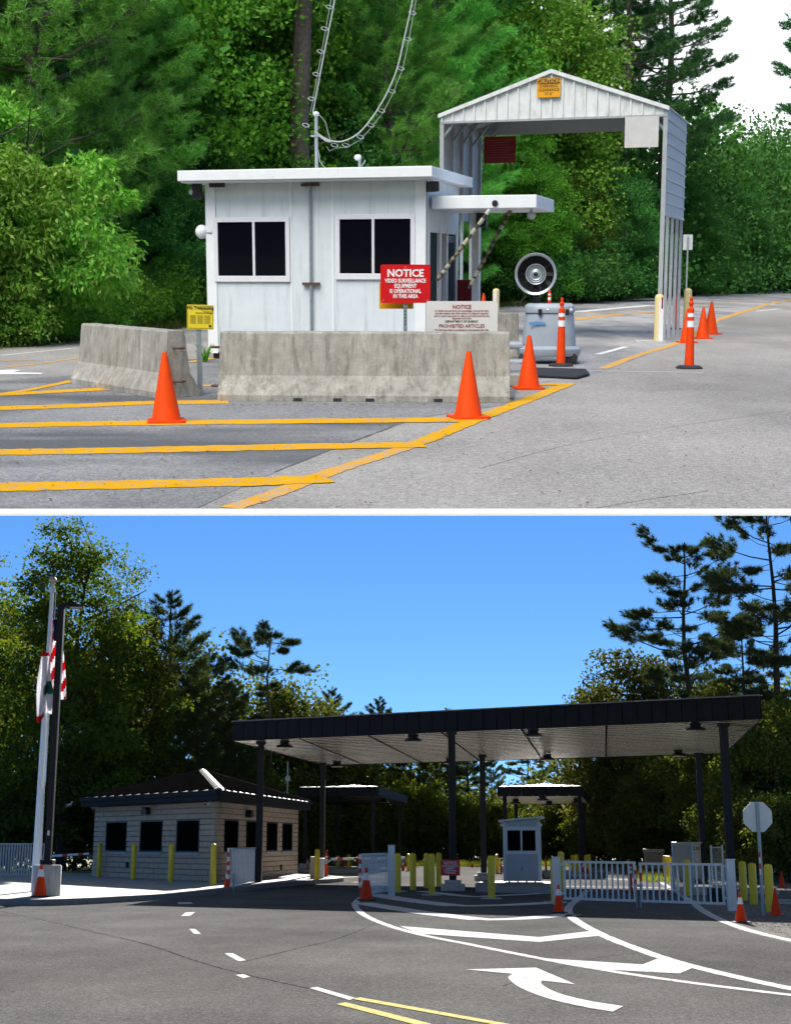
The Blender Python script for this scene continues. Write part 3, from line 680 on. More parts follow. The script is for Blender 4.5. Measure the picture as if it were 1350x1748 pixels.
# conduit with brackets
u, _ = bu(531.5, 400)
cd = part('conduit', MB().tube([(u, -.05, .2), (u, -.05, BH - .03)], .024, 10), 'galvanized', booth, True)
for z in (BH - .07, bu(531, 484)[1]):
    part('conduit_bracket', MB().box(u - .15, u + .15, -.075, -.011, z - .022, z + .022), 'rust', cd)
# awning over the side window
aw = part('awning', MB().box(BW + .06, BW + 1.80, .15, 2.0, 2.52, 2.73), 'trim_white', booth, bevel=.01)
part('awning_post', MB().box(BW + .40, BW + .52, 1.75, 1.87, .1, 2.52), 'frame_white', booth)
for k, (p0, p1) in enumerate((((836, 357), (746, 478)), ((872, 357), (800, 492)))):
    Yd = (23.1, 24.3)[k]; A_, B_ = P(*p0, Yd), P(*p1, Yd + .1)
    Mi = Matrix.Rotation(-BRZ, 4, 'Z') @ Matrix.Translation(-BL); A_, B_ = Mi @ A_, Mi @ B_
    br = part('awning_brace', MB().tube([A_, B_], .030, 8), 'camo_dark', booth, True, label=('black and white' if k == 0 else 'tan and black') + ' camouflage wrapped brace')
    rdb = random.Random(k + 5); tt = .0
    while tt < .97:
        ln = rdb.uniform(.03, .09); q0, q1 = A_.lerp(B_, tt), A_.lerp(B_, min(1, tt + ln)); tt += ln + rdb.uniform(.02, .07)
        part('wrap', MB().tube([q0, q0.lerp(q1, .5) + Vector((rdb.uniform(-.006, .006), 0, 0)), q1], [.032, .036, .032], 8), ('sign_grey' if k == 0 and tt < .2 else rdb.choice(['camo_light', 'camo_tan', 'camo_tan'])), br, True)
solo('floodlight', MB().ball((0, 0, 0), .07).tube([(0, 0, .03), (0, 0, .10)], .02), 'fan_silver', 'small silver floodlight under the outer corner of the booth awning', 'floodlight', BL + bx * (BW + 1.66) + by * .5 + Vector((0, 0, 2.415)), smooth=True)
solo('round_lamp', MB().lathe([(.03, .02), (.05, .02), (.05, 0), (.035, -.015)], (0, 0, 0), 14, 'Y'), 'black_plastic', 'small round black lamp on the front edge of the booth awning', 'lamp', BL + bx * (BW + 1.12) + by * .128 + Vector((0, 0, 2.60)), BRZ)
solo('speaker_box', MB().box(-.09, .09, -.07, .07, -.12, .12), 'black_plastic', 'small black box hanging under the booth awning', 'box', BL + bx * (BW + .62) + by * 1.5 + Vector((0, 0, 2.38)), BRZ)
t = thing('floodlight', 'dark twin floodlight below the right front corner of the booth roof', 'floodlight', BL + bx * (BW + .09) + by * -.02 + Vector((0, 0, BH - .15)), BRZ + .5)
part('housing', MB().box(-.06, .10, -.13, .13, -.06, .10), 'black_plastic', t, bevel=.01); part('lamp_face', MB().box(.101, .115, -.08, .10, -.04, .07), 'galvanized', t)
t = thing('floodlight', 'small dark floodlight below the left corner of the booth roof', 'floodlight', BL + bx * -.14 + by * -.06 + Vector((0, 0, BH - .14)), BRZ)
part('housing', MB().box(-.07, .08, -.06, .06, -.14, .12), 'black_plastic', t, bevel=.01); part('lamp_face', MB().ball((-.09, -.03, -.02), .05), 'fan_silver', t, True)
t = thing('dome_lamp', 'white dome lamp on the left side wall of the booth', 'lamp', BL + bx * -.10 + by * .02 + Vector((0, 0, bu(345, 395)[1])), BRZ)
part('dome', MB().ball((0, 0, 0), .115, sz=1.05), 'trim_white', t, True); part('arm', MB().tube([(0, -.02, -.02), (.2, -.05, -.02)], .014), 'galvanized', t)
t = thing('gutter_camera', 'short black camera tucked under the booth eave above the left window', 'camera', BL + bx * .30 + by * -.16 + Vector((0, 0, BH - .075)), BRZ)
part('body', MB().box(-.16, .10, -.05, .05, -.02, .05), 'black_plastic', t, bevel=.008)
# mast and its fittings on the roof
mz = BH + .175
mp_ = BL + bx * bu(532, 250)[0] + by * .25
mast = thing('roof_mast', 'pale metal mast with a weather cap rising from the booth roof', 'mast', (mp_.x, mp_.y, mz), BRZ)
part('pole', MB().tube([(0, 0, 0), (0, 0, .90)], .030, 10), 'steel_pale', mast, True)
part('weather_cap', MB().ball((.0, 0, .93), .055, sz=.8), 'trim_white', mast, True)
part('clamp', MB().box(-.09, .06, -.045, .045, .56, .585), 'steel_pale', mast)
part('insulator', MB().tube([(.04, 0, .58), (.18, -.01, .50), (.26, -.01, .475)], [.012, .026, .018], 8), 'steel_pale', mast, True)
part('drop_wire', MB().tube([(.03, 0, .35), (.06, 0, .15), (.16, 0, .03), (.30, 0, .004)], .006, 5), 'cable_grey', mast, True)
part('drop_wire', MB().tube([(.05, 0, .92), (.16, 0, .80), (.23, 0, .55), (.26, -.01, .47)], .005, 5), 'cable_grey', mast, True)
vt = BL + bx * bu(605, 280)[0] + by * .3
t = thing('roof_vent', 'small hooded pipe vent on the booth roof beside the mast', 'vent', (vt.x, vt.y, mz), BRZ)
part('pipe', MB().tube([(0, 0, 0), (0, 0, .18)], .025, 10), 'steel_pale', t, True); part('hood', MB().ball((-.03, 0, .21), .065, sx=1.0, sz=.8), 'trim_white', t, True)
part('wire', MB().tube([(.03, 0, .06), (.08, 0, .13), (.10, 0, .17)], .008, 5), 'cable_grey', t)
# overhead cables with retaining loops
def cable(label, pts, loops, Y, side, wire):
    w = [P(x, y, Y) for x, y in pts]
    t = thing('overhead_cable', label, 'cable', w[-1]); o = w[-1]
    w = [p - o for p in w]
    sm = []
    for i in range(len(w) - 1):
        p0, p1, p2, p3 = w[max(i-1, 0)], w[i], w[i+1], w[min(i+2, len(w)-1)]
        for k in range(6):
            q = k / 6; sm.append(0.5 * ((2*p1) + (p2-p0)*q + (2*p0-5*p1+4*p2-p3)*q*q + (3*p1-p0-3*p2+p3)*q**3))
    sm.append(w[-1])
    part('cable', MB().tube(sm, .012, 6), 'cable_grey', t, True)
    part('messenger_wire', MB().tube([P(x, y, Y) - o for x, y in wire], .005, 4), 'cable_grey', t)
    for (x, y) in loops:
        c = P(x, y, Y) - o; ring = [c + Vector((.055 * math.cos(a * R(30)), .03 * math.sin(a * R(30)), .03 * math.sin(a * R(30)) - .012 * math.cos(a * R(30)))) for a in range(13)]
        part('retaining_loop', MB().tube(ring, .0055, 5, False), 'cable_grey', t, True)
cable('straight pale cable with loops running steeply up from the booth mast', [(600, -190), (586, -95), (571, 0), (552, 97), (534, 192)], [(562, 11), (554, 48), (547, 87), (540, 126), (532, 168), (522, 213), (571, -30), (579, -75)], 23.55, -1, [(581, -95), (564, 5), (545, 110), (530, 190)])
cable('sagging pale cable with loops curving from the booth mast to upper right', [(735, -190), (719, -95), (704, 0), (691, 60), (679, 112), (663, 153), (640, 193), (614, 225), (590, 239), (572, 241), (556, 236), (537, 224)], [(704, 21), (696, 66), (684, 116), (669, 155), (651, 188), (633, 213), (615, 233), (590, 247), (571, 247), (716, -35), (724, -80)], 23.55, 1, [(724, -80), (706, 21), (698, 67), (687, 118), (671, 158), (654, 191), (634, 217), (615, 238), (592, 251), (575, 252), (562, 257), (558, 250)])

# ---- traffic cones and channelizer posts
def cone_meshes(collar, black_base, body='cone_orange'):
    h = .71
    prof = [(.150, .03), (.145, .045), (.028, h - .02), (.022, h), (.012, h - .004)]
    bm = MB().lathe(prof, (0, 0, 0), 22); ba = MB().prism([(x * .205 if abs(x) > .5 else x * .41, y, 0) for x, y in ()] or [(-.19, -.16, 0), (-.16, -.19, 0), (.16, -.19, 0), (.19, -.16, 0), (.19, .16, 0), (.16, .19, 0), (-.16, .19, 0), (-.19, .16, 0)], (0, 0, .03))
    r = lambda z: lerp(.145, .028, (z - .045) / (h - .065)) + .0025
    col = MB().lathe([(r(.44), .44), (r(.60), .60)], (0, 0, 0), 22) if collar else None
    return bm.mesh('body', body, True), ba.mesh('base', 'black_rubber' if black_base else body), col.mesh('collar', 'reflective_white', True) if col else None
CONES = {'plain': cone_meshes(False, False), 'collar': cone_meshes(True, True, 'cone_red'), 'red': cone_meshes(False, False, 'cone_red')}
def cone(px, py, kind, label, size=1.0, group='traffic cones', z=0.0, rz=0.15):
    t = thing('traffic_cone', label, 'traffic cone', G(px, py, z), rz, group, size); m = CONES[kind]
    part('body', m[0], None, t); part('base', m[1], None, t)
    if m[2]: part('collar', m[2], None, t)
    return t
def post_meshes(bands, mat):
    prof = [(.075, .03), (.070, .06), (.045, .80), (.045, .86), (.030, .875), (.022, .90), (.034, .92), (.034, .955), (.018, .97), (.024, .985), (.024, 1.02), (.010, 1.03)]
    r = lambda z: lerp(.070, .045, (z - .06) / .74) + .0025
    b = MB().lathe(prof, (0, 0, 0), 16).mesh('body', mat, True)
    bs = [MB().lathe([(r(z0), z0), (r(z1), z1)], (0, 0, 0), 16).mesh('reflective_band', 'reflective_white', True) for z0, z1 in bands]
    base_ = MB().lathe([(.20, 0), (.20, .02), (.16, .045), (.08, .05)], (0, 0, 0), 8).mesh('base', 'black_rubber')
    return b, bs, base_
POSTS = {'A': post_meshes([(.60, .69), (.745, .80)], 'cone_red'), 'plain': post_meshes([], 'cone_red')}
def post(px, py, kind, label, size=1.0, group='channelizer posts', z=0.0):
    t = thing('channelizer_post', label, 'traffic post', G(px, py, z), 0.3, group, size); m = POSTS[kind]
    part('body', m[0], None, t); part('base', m[2], None, t)
    for b in m[1]: part('reflective_band', b, None, t)
    return t
g_ = 'traffic cones at the old gate'
cone(284, 721, 'plain', 'orange cone in front of the gap beside the left concrete barrier', 1.0, g_)
cone(799, 714, 'plain', 'orange cone on the yellow line before the right end of the long barrier', .985, g_, rz=.3)
cone(902, 664, 'plain', 'orange cone beside the grey misting fan', .98, g_, rz=.1)
cone(1199, 578, 'plain', 'orange cone nearest the carport, left of the pair on the yellow line', 1.0, g_)
cone(1213, 570.5, 'plain', 'orange cone farther back, right of the pair on the yellow line', 1.1, g_, rz=.4)
cone(1172, 585, 'plain', 'orange cone half hidden behind the striped channelizer post on the road', 1.0, g_)
cone(825, 537, 'plain', 'far orange cone showing between the carport posts beside the red cabinet', 1.05, g_)
gp_ = 'orange channelizer posts at the old gate'
post(957, 625, 'A', 'orange channelizer post with white bands in front of the misting fan', 1.06, gp_)
post(1176, 629, 'A', 'orange channelizer post with white bands standing alone on the open road', 1.08, gp_)
post(1151, 562, 'plain', 'plain orange channelizer post behind the carport legs', .92, gp_)
post(937, 545, 'A', 'far channelizer post peeking out behind the fan housing', 1.0, gp_)

# ---- grit and fallen leaves on the paving
rng = np.random.default_rng(77); lt = MB()
for (x0, y0, x1, y1, n) in ((130, 664, 268, 688, 110), (372, 690, 875, 694, 170), (0, 640, 380, 870, 120), (400, 700, 1350, 868, 150), (880, 600, 1250, 660, 90), (300, 640, 380, 690, 60)):
    for k in range(n):
        v = G(rng.uniform(x0, x1), rng.uniform(y0, y1)); r = rng.uniform(.006, .020); an_ = rng.uniform(0, 6.28); dx, dy = math.cos(an_) * r, math.sin(an_) * r
        lt.add([(v.x - dx, v.y - dy, .013), (v.x + dy * .6, v.y - dx * .6, .016), (v.x + dx, v.y + dy, .021), (v.x - dy * .6, v.y + dx * .6, .016)], [(0, 1, 2, 3)])
o = struct('leaf_litter', lt, 'rust', 'stuff'); tag(o, 'scattered dry leaves and grit on the paving around the barriers', 'litter')

# ---- misting fan
fp = G(940, 622); fan = thing('misting_fan', 'grey portable misting fan with a round fan head on a tank', 'fan', (fp.x, fp.y + .35, 0), R(-8))
def tank_ring(w, d, z, n=24, e=3.2):
    out = []
    for k in range(n):
        a = 2 * math.pi * k / n; ca, sa = math.cos(a), math.sin(a)
        out.append((w * abs(ca) ** (2 / e) * (1 if ca > 0 else -1), d * abs(sa) ** (2 / e) * (1 if sa > 0 else -1), z))
    return out
def loft(rings):
    m = MB(); n = len(rings[0])
    for r in rings: m.v += r
    for i in range(len(rings) - 1):
        for k in range(n): m.f.append((i*n+k, i*n+(k+1) % n, (i+1)*n+(k+1) % n, (i+1)*n+k))
    m.f.append(tuple(reversed(range(n)))); m.f.append(tuple((len(rings)-1)*n+k for k in range(n))); return m
part('tank', loft([tank_ring(.44, .36, .30), tank_ring(.43, .35, .50), tank_ring(.40, .33, .80), tank_ring(.385, .32, .835)]), 'fan_grey', fan, True)
part('tank_lid', loft([tank_ring(.415, .345, .836), tank_ring(.42, .35, .87), tank_ring(.41, .34, .94), tank_ring(.36, .29, .985)]), 'fan_grey', fan, True)
part('base_skirt', loft([tank_ring(.50, .42, .13), tank_ring(.52, .44, .16), tank_ring(.52, .44, .25), tank_ring(.46, .38, .298)]), 'fan_grey', fan, True)
part('tow_arm', MB().box(-.70, -.40, -.30, .10, .24, .36), 'fan_grey', fan, bevel=.04)
for x, y in ((-.38, -.33), (.38, -.33), (-.38, .33), (.38, .33)): part('wheel', MB().lathe([(.08, -.03), (.10, -.02), (.10, .02), (.08, .03)], (x, y, .10), 16, 'Y'), 'black_rubber', fan, True)
for x in (-.14, .30): part('lid_latch', MB().box(x - .03, x + .03, -.37, -.345, .80, .90), 'black_plastic', fan, bevel=.006)
for x in (-.02, .36): part('warning_label', MB().prism([(x - .03, -.352, .88), (x + .03, -.352, .88), (x, -.352, .93)], (0, -.004, 0)), 'reflective_white', fan)
part('logo_print', MB().prism([(-.32, -.353, .64), (-.05, -.353, .64), (-.05, -.353, .68), (-.20, -.353, .70), (-.32, -.353, .68)], (0, -.004, 0)), 'blue_print', fan)
hc = Vector((-.23, 0, 1.46)); head = part('fan_drum', MB().lathe([(.30, -.17), (.335, -.19), (.345, -.17), (.335, .0), (.30, .17), (.27, .17), (.30, 0), (.305, -.17)], hc, 32, 'Y', False), 'fan_silver', fan, True)
part('fan_back', MB().lathe([(.01, .05), (.29, .05), (.29, .07), (.01, .07)], hc, 28, 'Y'), 'black_plastic', head)
for i, (r0, y0) in enumerate(((.17, -.10), (.135, -.115), (.10, -.125))):
    part('hub_ring', MB().lathe([(r0 - .022, y0), (r0, y0 - .008), (r0, y0 + .03), (r0 - .022, y0 + .03)], hc, 26, 'Y', False), 'fan_silver' if i % 2 == 0 else 'galvanized', head, True)
part('hub', MB().lathe([(.03, -.15), (.075, -.13), (.155, -.06), (.155, .0)], hc, 24, 'Y'), 'galvanized', head, True)
part('hub_cap', MB().lathe([(.012, -.165), (.035, -.155), (.035, -.13)], hc, 14, 'Y'), 'black_plastic', head, True)
for i in range(10):
    a = i * 2 * math.pi / 10; ca, sa = math.cos(a), math.sin(a)
    A_ = hc + Vector((ca * .15, -.02, sa * .15)); B_ = hc + Vector((ca * .295, -.02, sa * .295)); w = Vector((-sa, 0, ca)) * .035
    part('blade', MB().prism([A_ - w * .6, B_ - w, B_ + w + Vector((0, .05, 0)), A_ + w * .6 + Vector((0, .04, 0))], (0, .006, 0)), 'blade_grey', head)
part('fan_stalk', MB().tube([(-.22, 0, .96), (-.22, 0, 1.20)], .06, 12), 'black_plastic', fan, True)
part('hose', MB().tube([(-.38, -.1, .90), (-.50, -.12, 1.02), (-.58, -.12, .98), (-.50, -.12, .93), (-.44, -.12, 1.05), (-.30, -.1, 1.16)], .012, 6), 'black_rubber', fan, True)
mt = MB(); q = [G(905, 632), G(1000, 634.5), G(1006, 642), G(985, 648), G(893, 644)]
solo('rubber_mat', MB().prism([(v.x, v.y, .018) for v in q], (0, 0, .03)), 'black_rubber', 'black rubber mat lying on the road before the misting fan', 'mat', bevel=.006)
p = G(882, 647)
t = thing('metal_step', 'low grey metal step between the long barrier and the fan', 'step', (p.x, p.y + .25, 0), R(-10))
part('tread', MB().box(-.28, .22, -.24, .24, .22, .26), 'steel_pale', t, bevel=.006)
for x in (-.24, .17):
    for y in (-.2, .17): part('leg', MB().box(x, x + .035, y, y + .035, .019, .22), 'galvanized', t)
part('brace', MB().box(-.20, .17, -.2, -.17, .09, .12), 'galvanized', t)
p = G(882, 661); solo('concrete_block', MB().prism([(-.11, 0, .014), (.10, 0, .014), (.10, 0, .09), (.05, 0, .16), (-.11, 0, .17)], (0, .2, 0)), 'barrier_concrete', 'small broken concrete block at the right foot of the long barrier', 'block', p, R(-8), bevel=.01)

# ---- signs
def sign_panel(t, w, h, mat, z, r=.02, y=0.0, th=.004, tilt=0.0, name='panel', x=0):
    return part(name, MB().prism([(x + p[0], p[1] + y, p[2] + z) for p in rrect(w, h, r)], (0, th, 0)), mat, t)
c = P(692, 484, 17.45); sx = 17.45 / FPX
t = thing('notice_sign', 'red NOTICE video surveillance sign on a perforated post behind the barrier', 'sign', (c.x, c.y, 0), R(2))
part('post', MB().box(-.022, .022, .012, .05, 0, c.z - .05), 'galvanized', t)
for k in range(9): part('post_hole', MB().box(-.007, .007, .008, .0115, .86 + k * .04, .875 + k * .04), 'black_plastic', t)
sp_ = sign_panel(t, 84 * sx, 64 * sx, 'sign_red', c.z, .025)
for s, dz, sz, bo, xx in (('NOTICE', .125, .125, .004, .98), ('VIDEO SURVEILLANCE', .035, .066, .0022, .76), ('EQUIPMENT', -.027, .066, .0022, .76), ('IS OPERATIONAL', -.090, .066, .0022, .76), ('IN THIS AREA', -.152, .066, .0022, .76)):
    lettering(s, sz, 'letter_white', sp_, (0, -.0035, c.z + dz), bo, 1.0, xx)
for x, z in ((-.27, -.2), (.27, -.2), (0, .2)): part('bolt', MB().ball((x, -.004, c.z + z), .007, 8, 5), 'steel_pale', sp_)
c = P(676.5, 504.5, 17.6); solo('yellow_sign', MB().prism([(q[0], q[1], q[2]) for q in rrect(58 * sx, 44 * sx, .008)], (0, .004, 0)), 'sign_amber', 'plain yellow sign half hidden behind the red surveillance notice', 'sign', c, R(2))
c = P(788, 542, 17.3); sx2 = 17.3 / FPX
t = thing('prohibited_articles_sign', 'white sign with red NOTICE and PROHIBITED ARTICLES print behind the long barrier', 'sign', (c.x, c.y, 0), R(-1))
for x in (-.34, .34): part('post', MB().box(x - .02, x + .02, .006, .04, 0, c.z + .1), 'galvanized', t)
sp_ = sign_panel(t, 121 * sx2, .62, 'sign_white', c.z + .20 - .31, .03)
zt = c.z + .20
for s, dz, sz, mt_, bo in (('NOTICE', .070, .066, 'letter_red', .0016), ('All vehicles and personnel, and any packages, hand carried items', .115, .031, 'letter_red', .0002), ('and other articles under their control, are subject to inspection', .146, .031, 'letter_red', .0002), ('and / or search upon entry to, while on, and leaving and from the', .177, .031, 'letter_red', .0002), ('Savannah River Site', .207, .031, 'letter_red', .0002), ('DEPARTMENT OF ENERGY', .245, .036, 'letter_dark', .0002), ('PROHIBITED ARTICLES', .300, .058, 'letter_red', .0006), ('The following articles are prohibited on the Savannah River Site', .347, .031, 'letter_red', .0002)):
    lettering(s, sz, mt_, sp_, (0, -.003, zt - dz), bo, 1.0, .82 if len(s) > 40 else .95)
c = P(338.5, 541, 17.35)
t = thing('no_trespassing_sign', 'yellow No Trespassing sign on a grey post between the two barriers', 'sign', (c.x, c.y, 0), R(3))
part('post', MB().box(-.030, .030, .01, .045, 0, c.z - .06), 'galvanized', t)
sp_ = sign_panel(t, .325, .30, 'sign_yellow', c.z, .006); sp_.rotation_euler = (0, R(1.5), 0)
lettering('No Trespassing', .054, 'letter_dark', sp_, (0, -.003, c.z + .112), .0012, 1.0, .95)
bo = MB()
for a0 in ((-.150, .150, .133, .136), (-.150, .150, -.136, -.133), (-.153, -.150, -.136, .136), (.150, .153, -.136, .136)): bo.box(a0[0], a0[1], -.003, -.0005, c.z + a0[2], c.z + a0[3])
part('border_line', bo, 'letter_dark', sp_)
for k, (s, z) in enumerate((('By order of', .070), ('Department of Energy', .052))): lettering(s, .022, 'letter_dark', sp_, (.14, -.003, c.z + z), 0, 1, 1, 'RIGHT')
for xx in (-.09, .0, .085):
    for k in range(9): part('print_line', MB().box(xx - .036, xx + .036, -.002, -.0005, c.z + .018 - k * .012, c.z + .021 - k * .012), 'letter_dark', sp_)
part('seal', MB().lathe([(.001, -.003), (.017, -.003), (.017, -.0005)], (.118, 0, c.z - .105), 16, 'Y'), 'letter_dark', sp_)
p = G(349, 618)
wd = MB(); rdd = random.Random(3)
for k in range(26):
    a = rdd.uniform(0, 6.28); L = rdd.uniform(.18, .42); d = Vector((math.cos(a) * .45, math.sin(a) * .45, 1)).normalized(); o = Vector((rdd.uniform(-.05, .05), rdd.uniform(-.05, .05), 0)); w = d.orthogonal().normalized() * .016
    wd.add([o - w * .4, o + d * L * .5 - w, o + d * L + Vector((math.cos(a) * .05, math.sin(a) * .05, -.04)), o + d * L * .5 + w, o + w * .4], [(0, 1, 2, 3, 4)])
solo('weed', wd, 'leaf_green', 'small green weed growing at the booth corner beside the yellow sign', 'weed', (p.x, p.y, 0))

# ---- bollards by the carport, cabinet
def bollard_mesh(mat, r=.085, h=1.0):
    return MB().lathe([(r, 0), (r, h - r * .8), (r * .92, h - r * .4), (r * .7, h - r * .12), (r * .35, h), (.002, h + .005)], (0, 0, 0), 18).mesh('post', mat, True)
CREAM = bollard_mesh('bollard_cream', .095, 1.02)
p = G(1123, 585); t = thing('bollard', 'cream yellow bollard with a white strip at the front leg of the carport', 'bollard', p, 0, 'cream bollards at the old gate')
part('post', CREAM, None, t); part('reflective_strip', MB().box(-.02, .075, -.108, -.094, .05, .92), 'reflective_white', t); part('red_reflector', MB().box(.028, .06, -.112, -.1085, .72, .95), 'sign_dark_red', t); part('footing', MB().prism([(-.5, -.12, .005), (.12, -.22, .005), (.15, .25, .005), (-.45, .3, .005)], (0, 0, .045)), 'cast_concrete', t)
p = G(846, 556); t = thing('bollard', 'cream yellow bollard behind the white prohibited articles sign', 'bollard', p, 0, 'cream bollards at the old gate'); part('post', CREAM, None, t); part('reflective_strip', MB().box(-.075, 0, -.105, -.094, .05, .95), 'reflective_white', t)
p = G(1172, 566); t = thing('bollard', 'cream bollard at the rear leg of the carport behind the channelizer post', 'bollard', p, 0, 'cream bollards at the old gate', 1.05); part('post', CREAM, None, t)
t = thing('cabinet', 'red steel cabinet behind the booth awning braces', 'cabinet', P(795, 475, 26.0) * 1 - Vector((0, 0, P(795, 475, 26.0).z)), R(-15))
part('body', MB().box(-.17, .17, -.15, .15, .0, 1.35), 'red_cabinet', t, bevel=.01); part('door', MB().box(-.15, .15, -.165, -.151, .1, 1.30), 'sign_dark_red', t)

# ---- metal carport
CF0, CF1 = P(754, 460, 32.0), G(1124, 583); CF0.z = 0
cx = (CF1 - CF0); CW = cx.length; cx.normalize(); cy = Vector((-cx.y, cx.x, 0)); CRZ = math.atan2(cx.y, cx.x); CD = 3.3; CE = 4.9; CA = 5.72; CP = 2.66
cp = thing('carport', 'tall white metal carport with a gabled roof over the lane', 'carport', CF0, CRZ)
for x in (0, CW):
    for k in range(5):
        y = .03 + k * (CD - .06) / 4
        part('leg', MB().box(x - .032, x + .032, y - .032, y + .032, 0, CE), 'steel_pale', cp)
nb = 9
for x, sg in ((0, -1), (CW, 1)):
    for k in range(nb):
        z0 = lerp(CP, CE - .02, k / nb); z1 = lerp(CP, CE - .02, (k + 1) / nb)
        xo = x + sg * .034
        part('side_panel', MB().prism([(xo, 0, z0), (xo + sg * .035, 0, z0 + .01), (xo + sg * .035, 0, z0 + .035), (xo + sg * .012, 0, z0 + .05), (xo + sg * .012, 0, z1 - .002), (xo, 0, z1 - .002)], (0, CD, 0)), 'carport_panel', cp)
    part('corner_post', MB().box(x - .05 if sg < 0 else x - .04, x + .04 if sg < 0 else x + .05, -.045, -.002, 0, CE + .02), 'carport_panel', cp)
def gz(x): return CE + (CA - CE) * (1 - abs(x - CW / 2) / (CW / 2))
ng = 20
for yy in (-.030, CD + .008):
    for k in range(ng):
        x0, x1 = CW * k / ng, CW * (k + 1) / ng
        if yy < 0:
            part('gable_panel', MB().prism([(x0 + .004, yy, CE - .16), (x1 - .004, yy, CE - .16), (x1 - .004, yy, gz(x1) - .01), ((x0 + x1) / 2, yy, gz((x0 + x1) / 2) - .01), (x0 + .004, yy, gz(x0) - .01)], (0, .02, 0)), 'carport_white', cp)
            part('gable_rib', MB().prism([(x0 - .018, yy - .034, CE - .16), (x0 + .018, yy - .034, CE - .16), (x0 + .018, yy - .034, gz(x0) - .015), (x0 - .018, yy - .034, gz(x0) - .015)], (0, .034, 0)), 'carport_white', cp)
part('rear_gable', MB().prism([(0, CD + .01, CE - .16), (CW, CD + .01, CE - .16), (CW, CD + .01, CE), (CW / 2, CD + .01, CA), (0, CD + .01, CE)], (0, .02, 0)), 'carport_panel', cp)
part('header_beam', MB().box(-.03, CW + .03, -.055, -.02, CE - .20, CE - .155), 'carport_panel', cp)
for sg in (0, 1):
    xa, xb = (-.08, CW / 2) if sg == 0 else (CW + .08, CW / 2)
    za = CE - .03
    part('roof_sheet', MB().prism([(xa, -.09, za), (xb, -.09, CA), (xb, -.09, CA + .03), (xa, -.09, za + .03)], (0, CD + .18, 0)), 'carport_panel', cp)
    part('roof_trim', MB().prism([(xa, -.10, za - .05), (xb, -.10, CA - .05), (xb, -.10, CA + .034), (xa, -.10, za + .034)], (0, .035, 0)), 'carport_white', cp)
    for k in range(5):
        y = .03 + k * (CD - .06) / 4
        x2 = 0 if sg == 0 else CW; xs = 1 if sg == 0 else -1
        part('rafter', MB().prism([(x2, y - .03, CE - .06), (x2 + xs * CW / 2, y - .03, CA - .08), (x2 + xs * CW / 2, y - .03, CA - .02), (x2, y - .03, CE)], (0, .06, 0)), 'galvanized', cp)
        part('knee_brace', MB().prism([(x2 + xs * .03, y - .02, CE - .5), (x2 + xs * .42, y - .02, CE - .02), (x2 + xs * .36, y - .02, CE - .02), (x2 + xs * .03, y - .02, CE - .42)], (0, .04, 0)), 'galvanized', cp)
def on_front(px, py, off=.06):
    u, z = HIT(px, py, CF0, CF1); v = CF0 + cx * u - cy * off; return Vector((v.x, v.y, z))
k_ = 30.5 / FPX
c = on_front(938, 150, .10)
t = thing('clearance_sign', 'amber CAUTION overhead clearance sign at the carport gable', 'sign', c, CRZ)
sp_ = sign_panel(t, 40 * k_, 31 * k_, 'sign_amber', 0, .01); part('header', MB().box(-.245, .245, -.004, -.0005, .08, .185), 'letter_dark', sp_)
lettering('CAUTION', .115, 'sign_amber', sp_, (0, -.006, .132), .002, 1, .98)
for s, z in (('OVERHEAD', .035), ('CLEARANCE', -.045), ("15' 6\"", -.125)): lettering(s, .085, 'letter_dark', sp_, (0, -.004, z), .0005, 1, .95)
c = on_front(1096, 225, .075); solo('blank_panel', MB().prism(rrect(56 * k_, 50 * k_, .005), (0, .006, 0)), 'sign_grey', 'blank pale grey panel hung at the right corner of the carport', 'panel', c, CRZ)
c = P(853, 255, 33.6); k2 = 33.6 / FPX
t = thing('red_board', 'dark red board with faint print hung inside the carport at left', 'sign', c, CRZ)
sp_ = sign_panel(t, 54 * k2, 43 * k2, 'sign_dark_red', 0, .01)
for k in range(8): part('print_line', MB().box(-.30, .30 - .05 * (k % 3), -.003, -.0005, .21 - k * .055, .222 - k * .055), 'letter_red', sp_)
part('hanger', MB().tube([(-.2, .01, .29), (-.2, .01, .85)], .008, 5), 'galvanized', t); part('hanger', MB().tube([(.2, .01, .29), (.2, .01, .85)], .008, 5), 'galvanized', t)
c = P(1174, 413, 52); t = thing('sign_back', 'grey back of a road sign on a post behind the carport', 'sign', (c.x, c.y, 0), R(-10))
part('panel', MB().prism(rrect(.34, .55, .02), (0, .006, 0)).mesh('panel', 'sign_back'), None, t, loc=(0, 0, c.z)); part('post', MB().box(-.03, .03, -.05, -.002, 0, c.z + .2), 'galvanized', t)

# ---- vegetation of the upper place
grow_broad('sweet', 5.2, 2.5, .3, 100, 330, .15, 'leaf_light', 'dark_bark', .33, .10, .5, .75, seed=21, wide=.21)
grow_broad('broad', 14, 3.7, .6, 190, 250, .16, 'leaf_green', 'dark_bark', .62, .20, .5, .3, seed=22)
grow_broad('broad2', 11, 3.4, .3, 180, 220, .145, 'leaf_deep', 'dark_bark', .55, .17, .6, .3, seed=23)
grow_broad('bush', 2.6, 1.7, .05, 80, 70, .13, 'leaf_green', 'dark_bark', .36, .05, .3, .2, seed=24, hollow=.3)
grow_pine('pine_full', 14, 3.2, .8, 90, 64, 34, .25, 'needle_green', 'pine_bark', .24, .45, seed=31, nw=.012)
grow_pine('pine_tall', 21, 3.6, 7.0, 60, 60, 32, .28, 'needle_deep', 'pine_bark', .30, .30, seed=32, nw=.013, low_dead=6)
grow_pine('pine_bare', 22, 3.0, 11.0, 40, 50, 32, .27, 'needle_green', 'pine_bark', .31, .25, seed=33, nw=.013, low_dead=9)
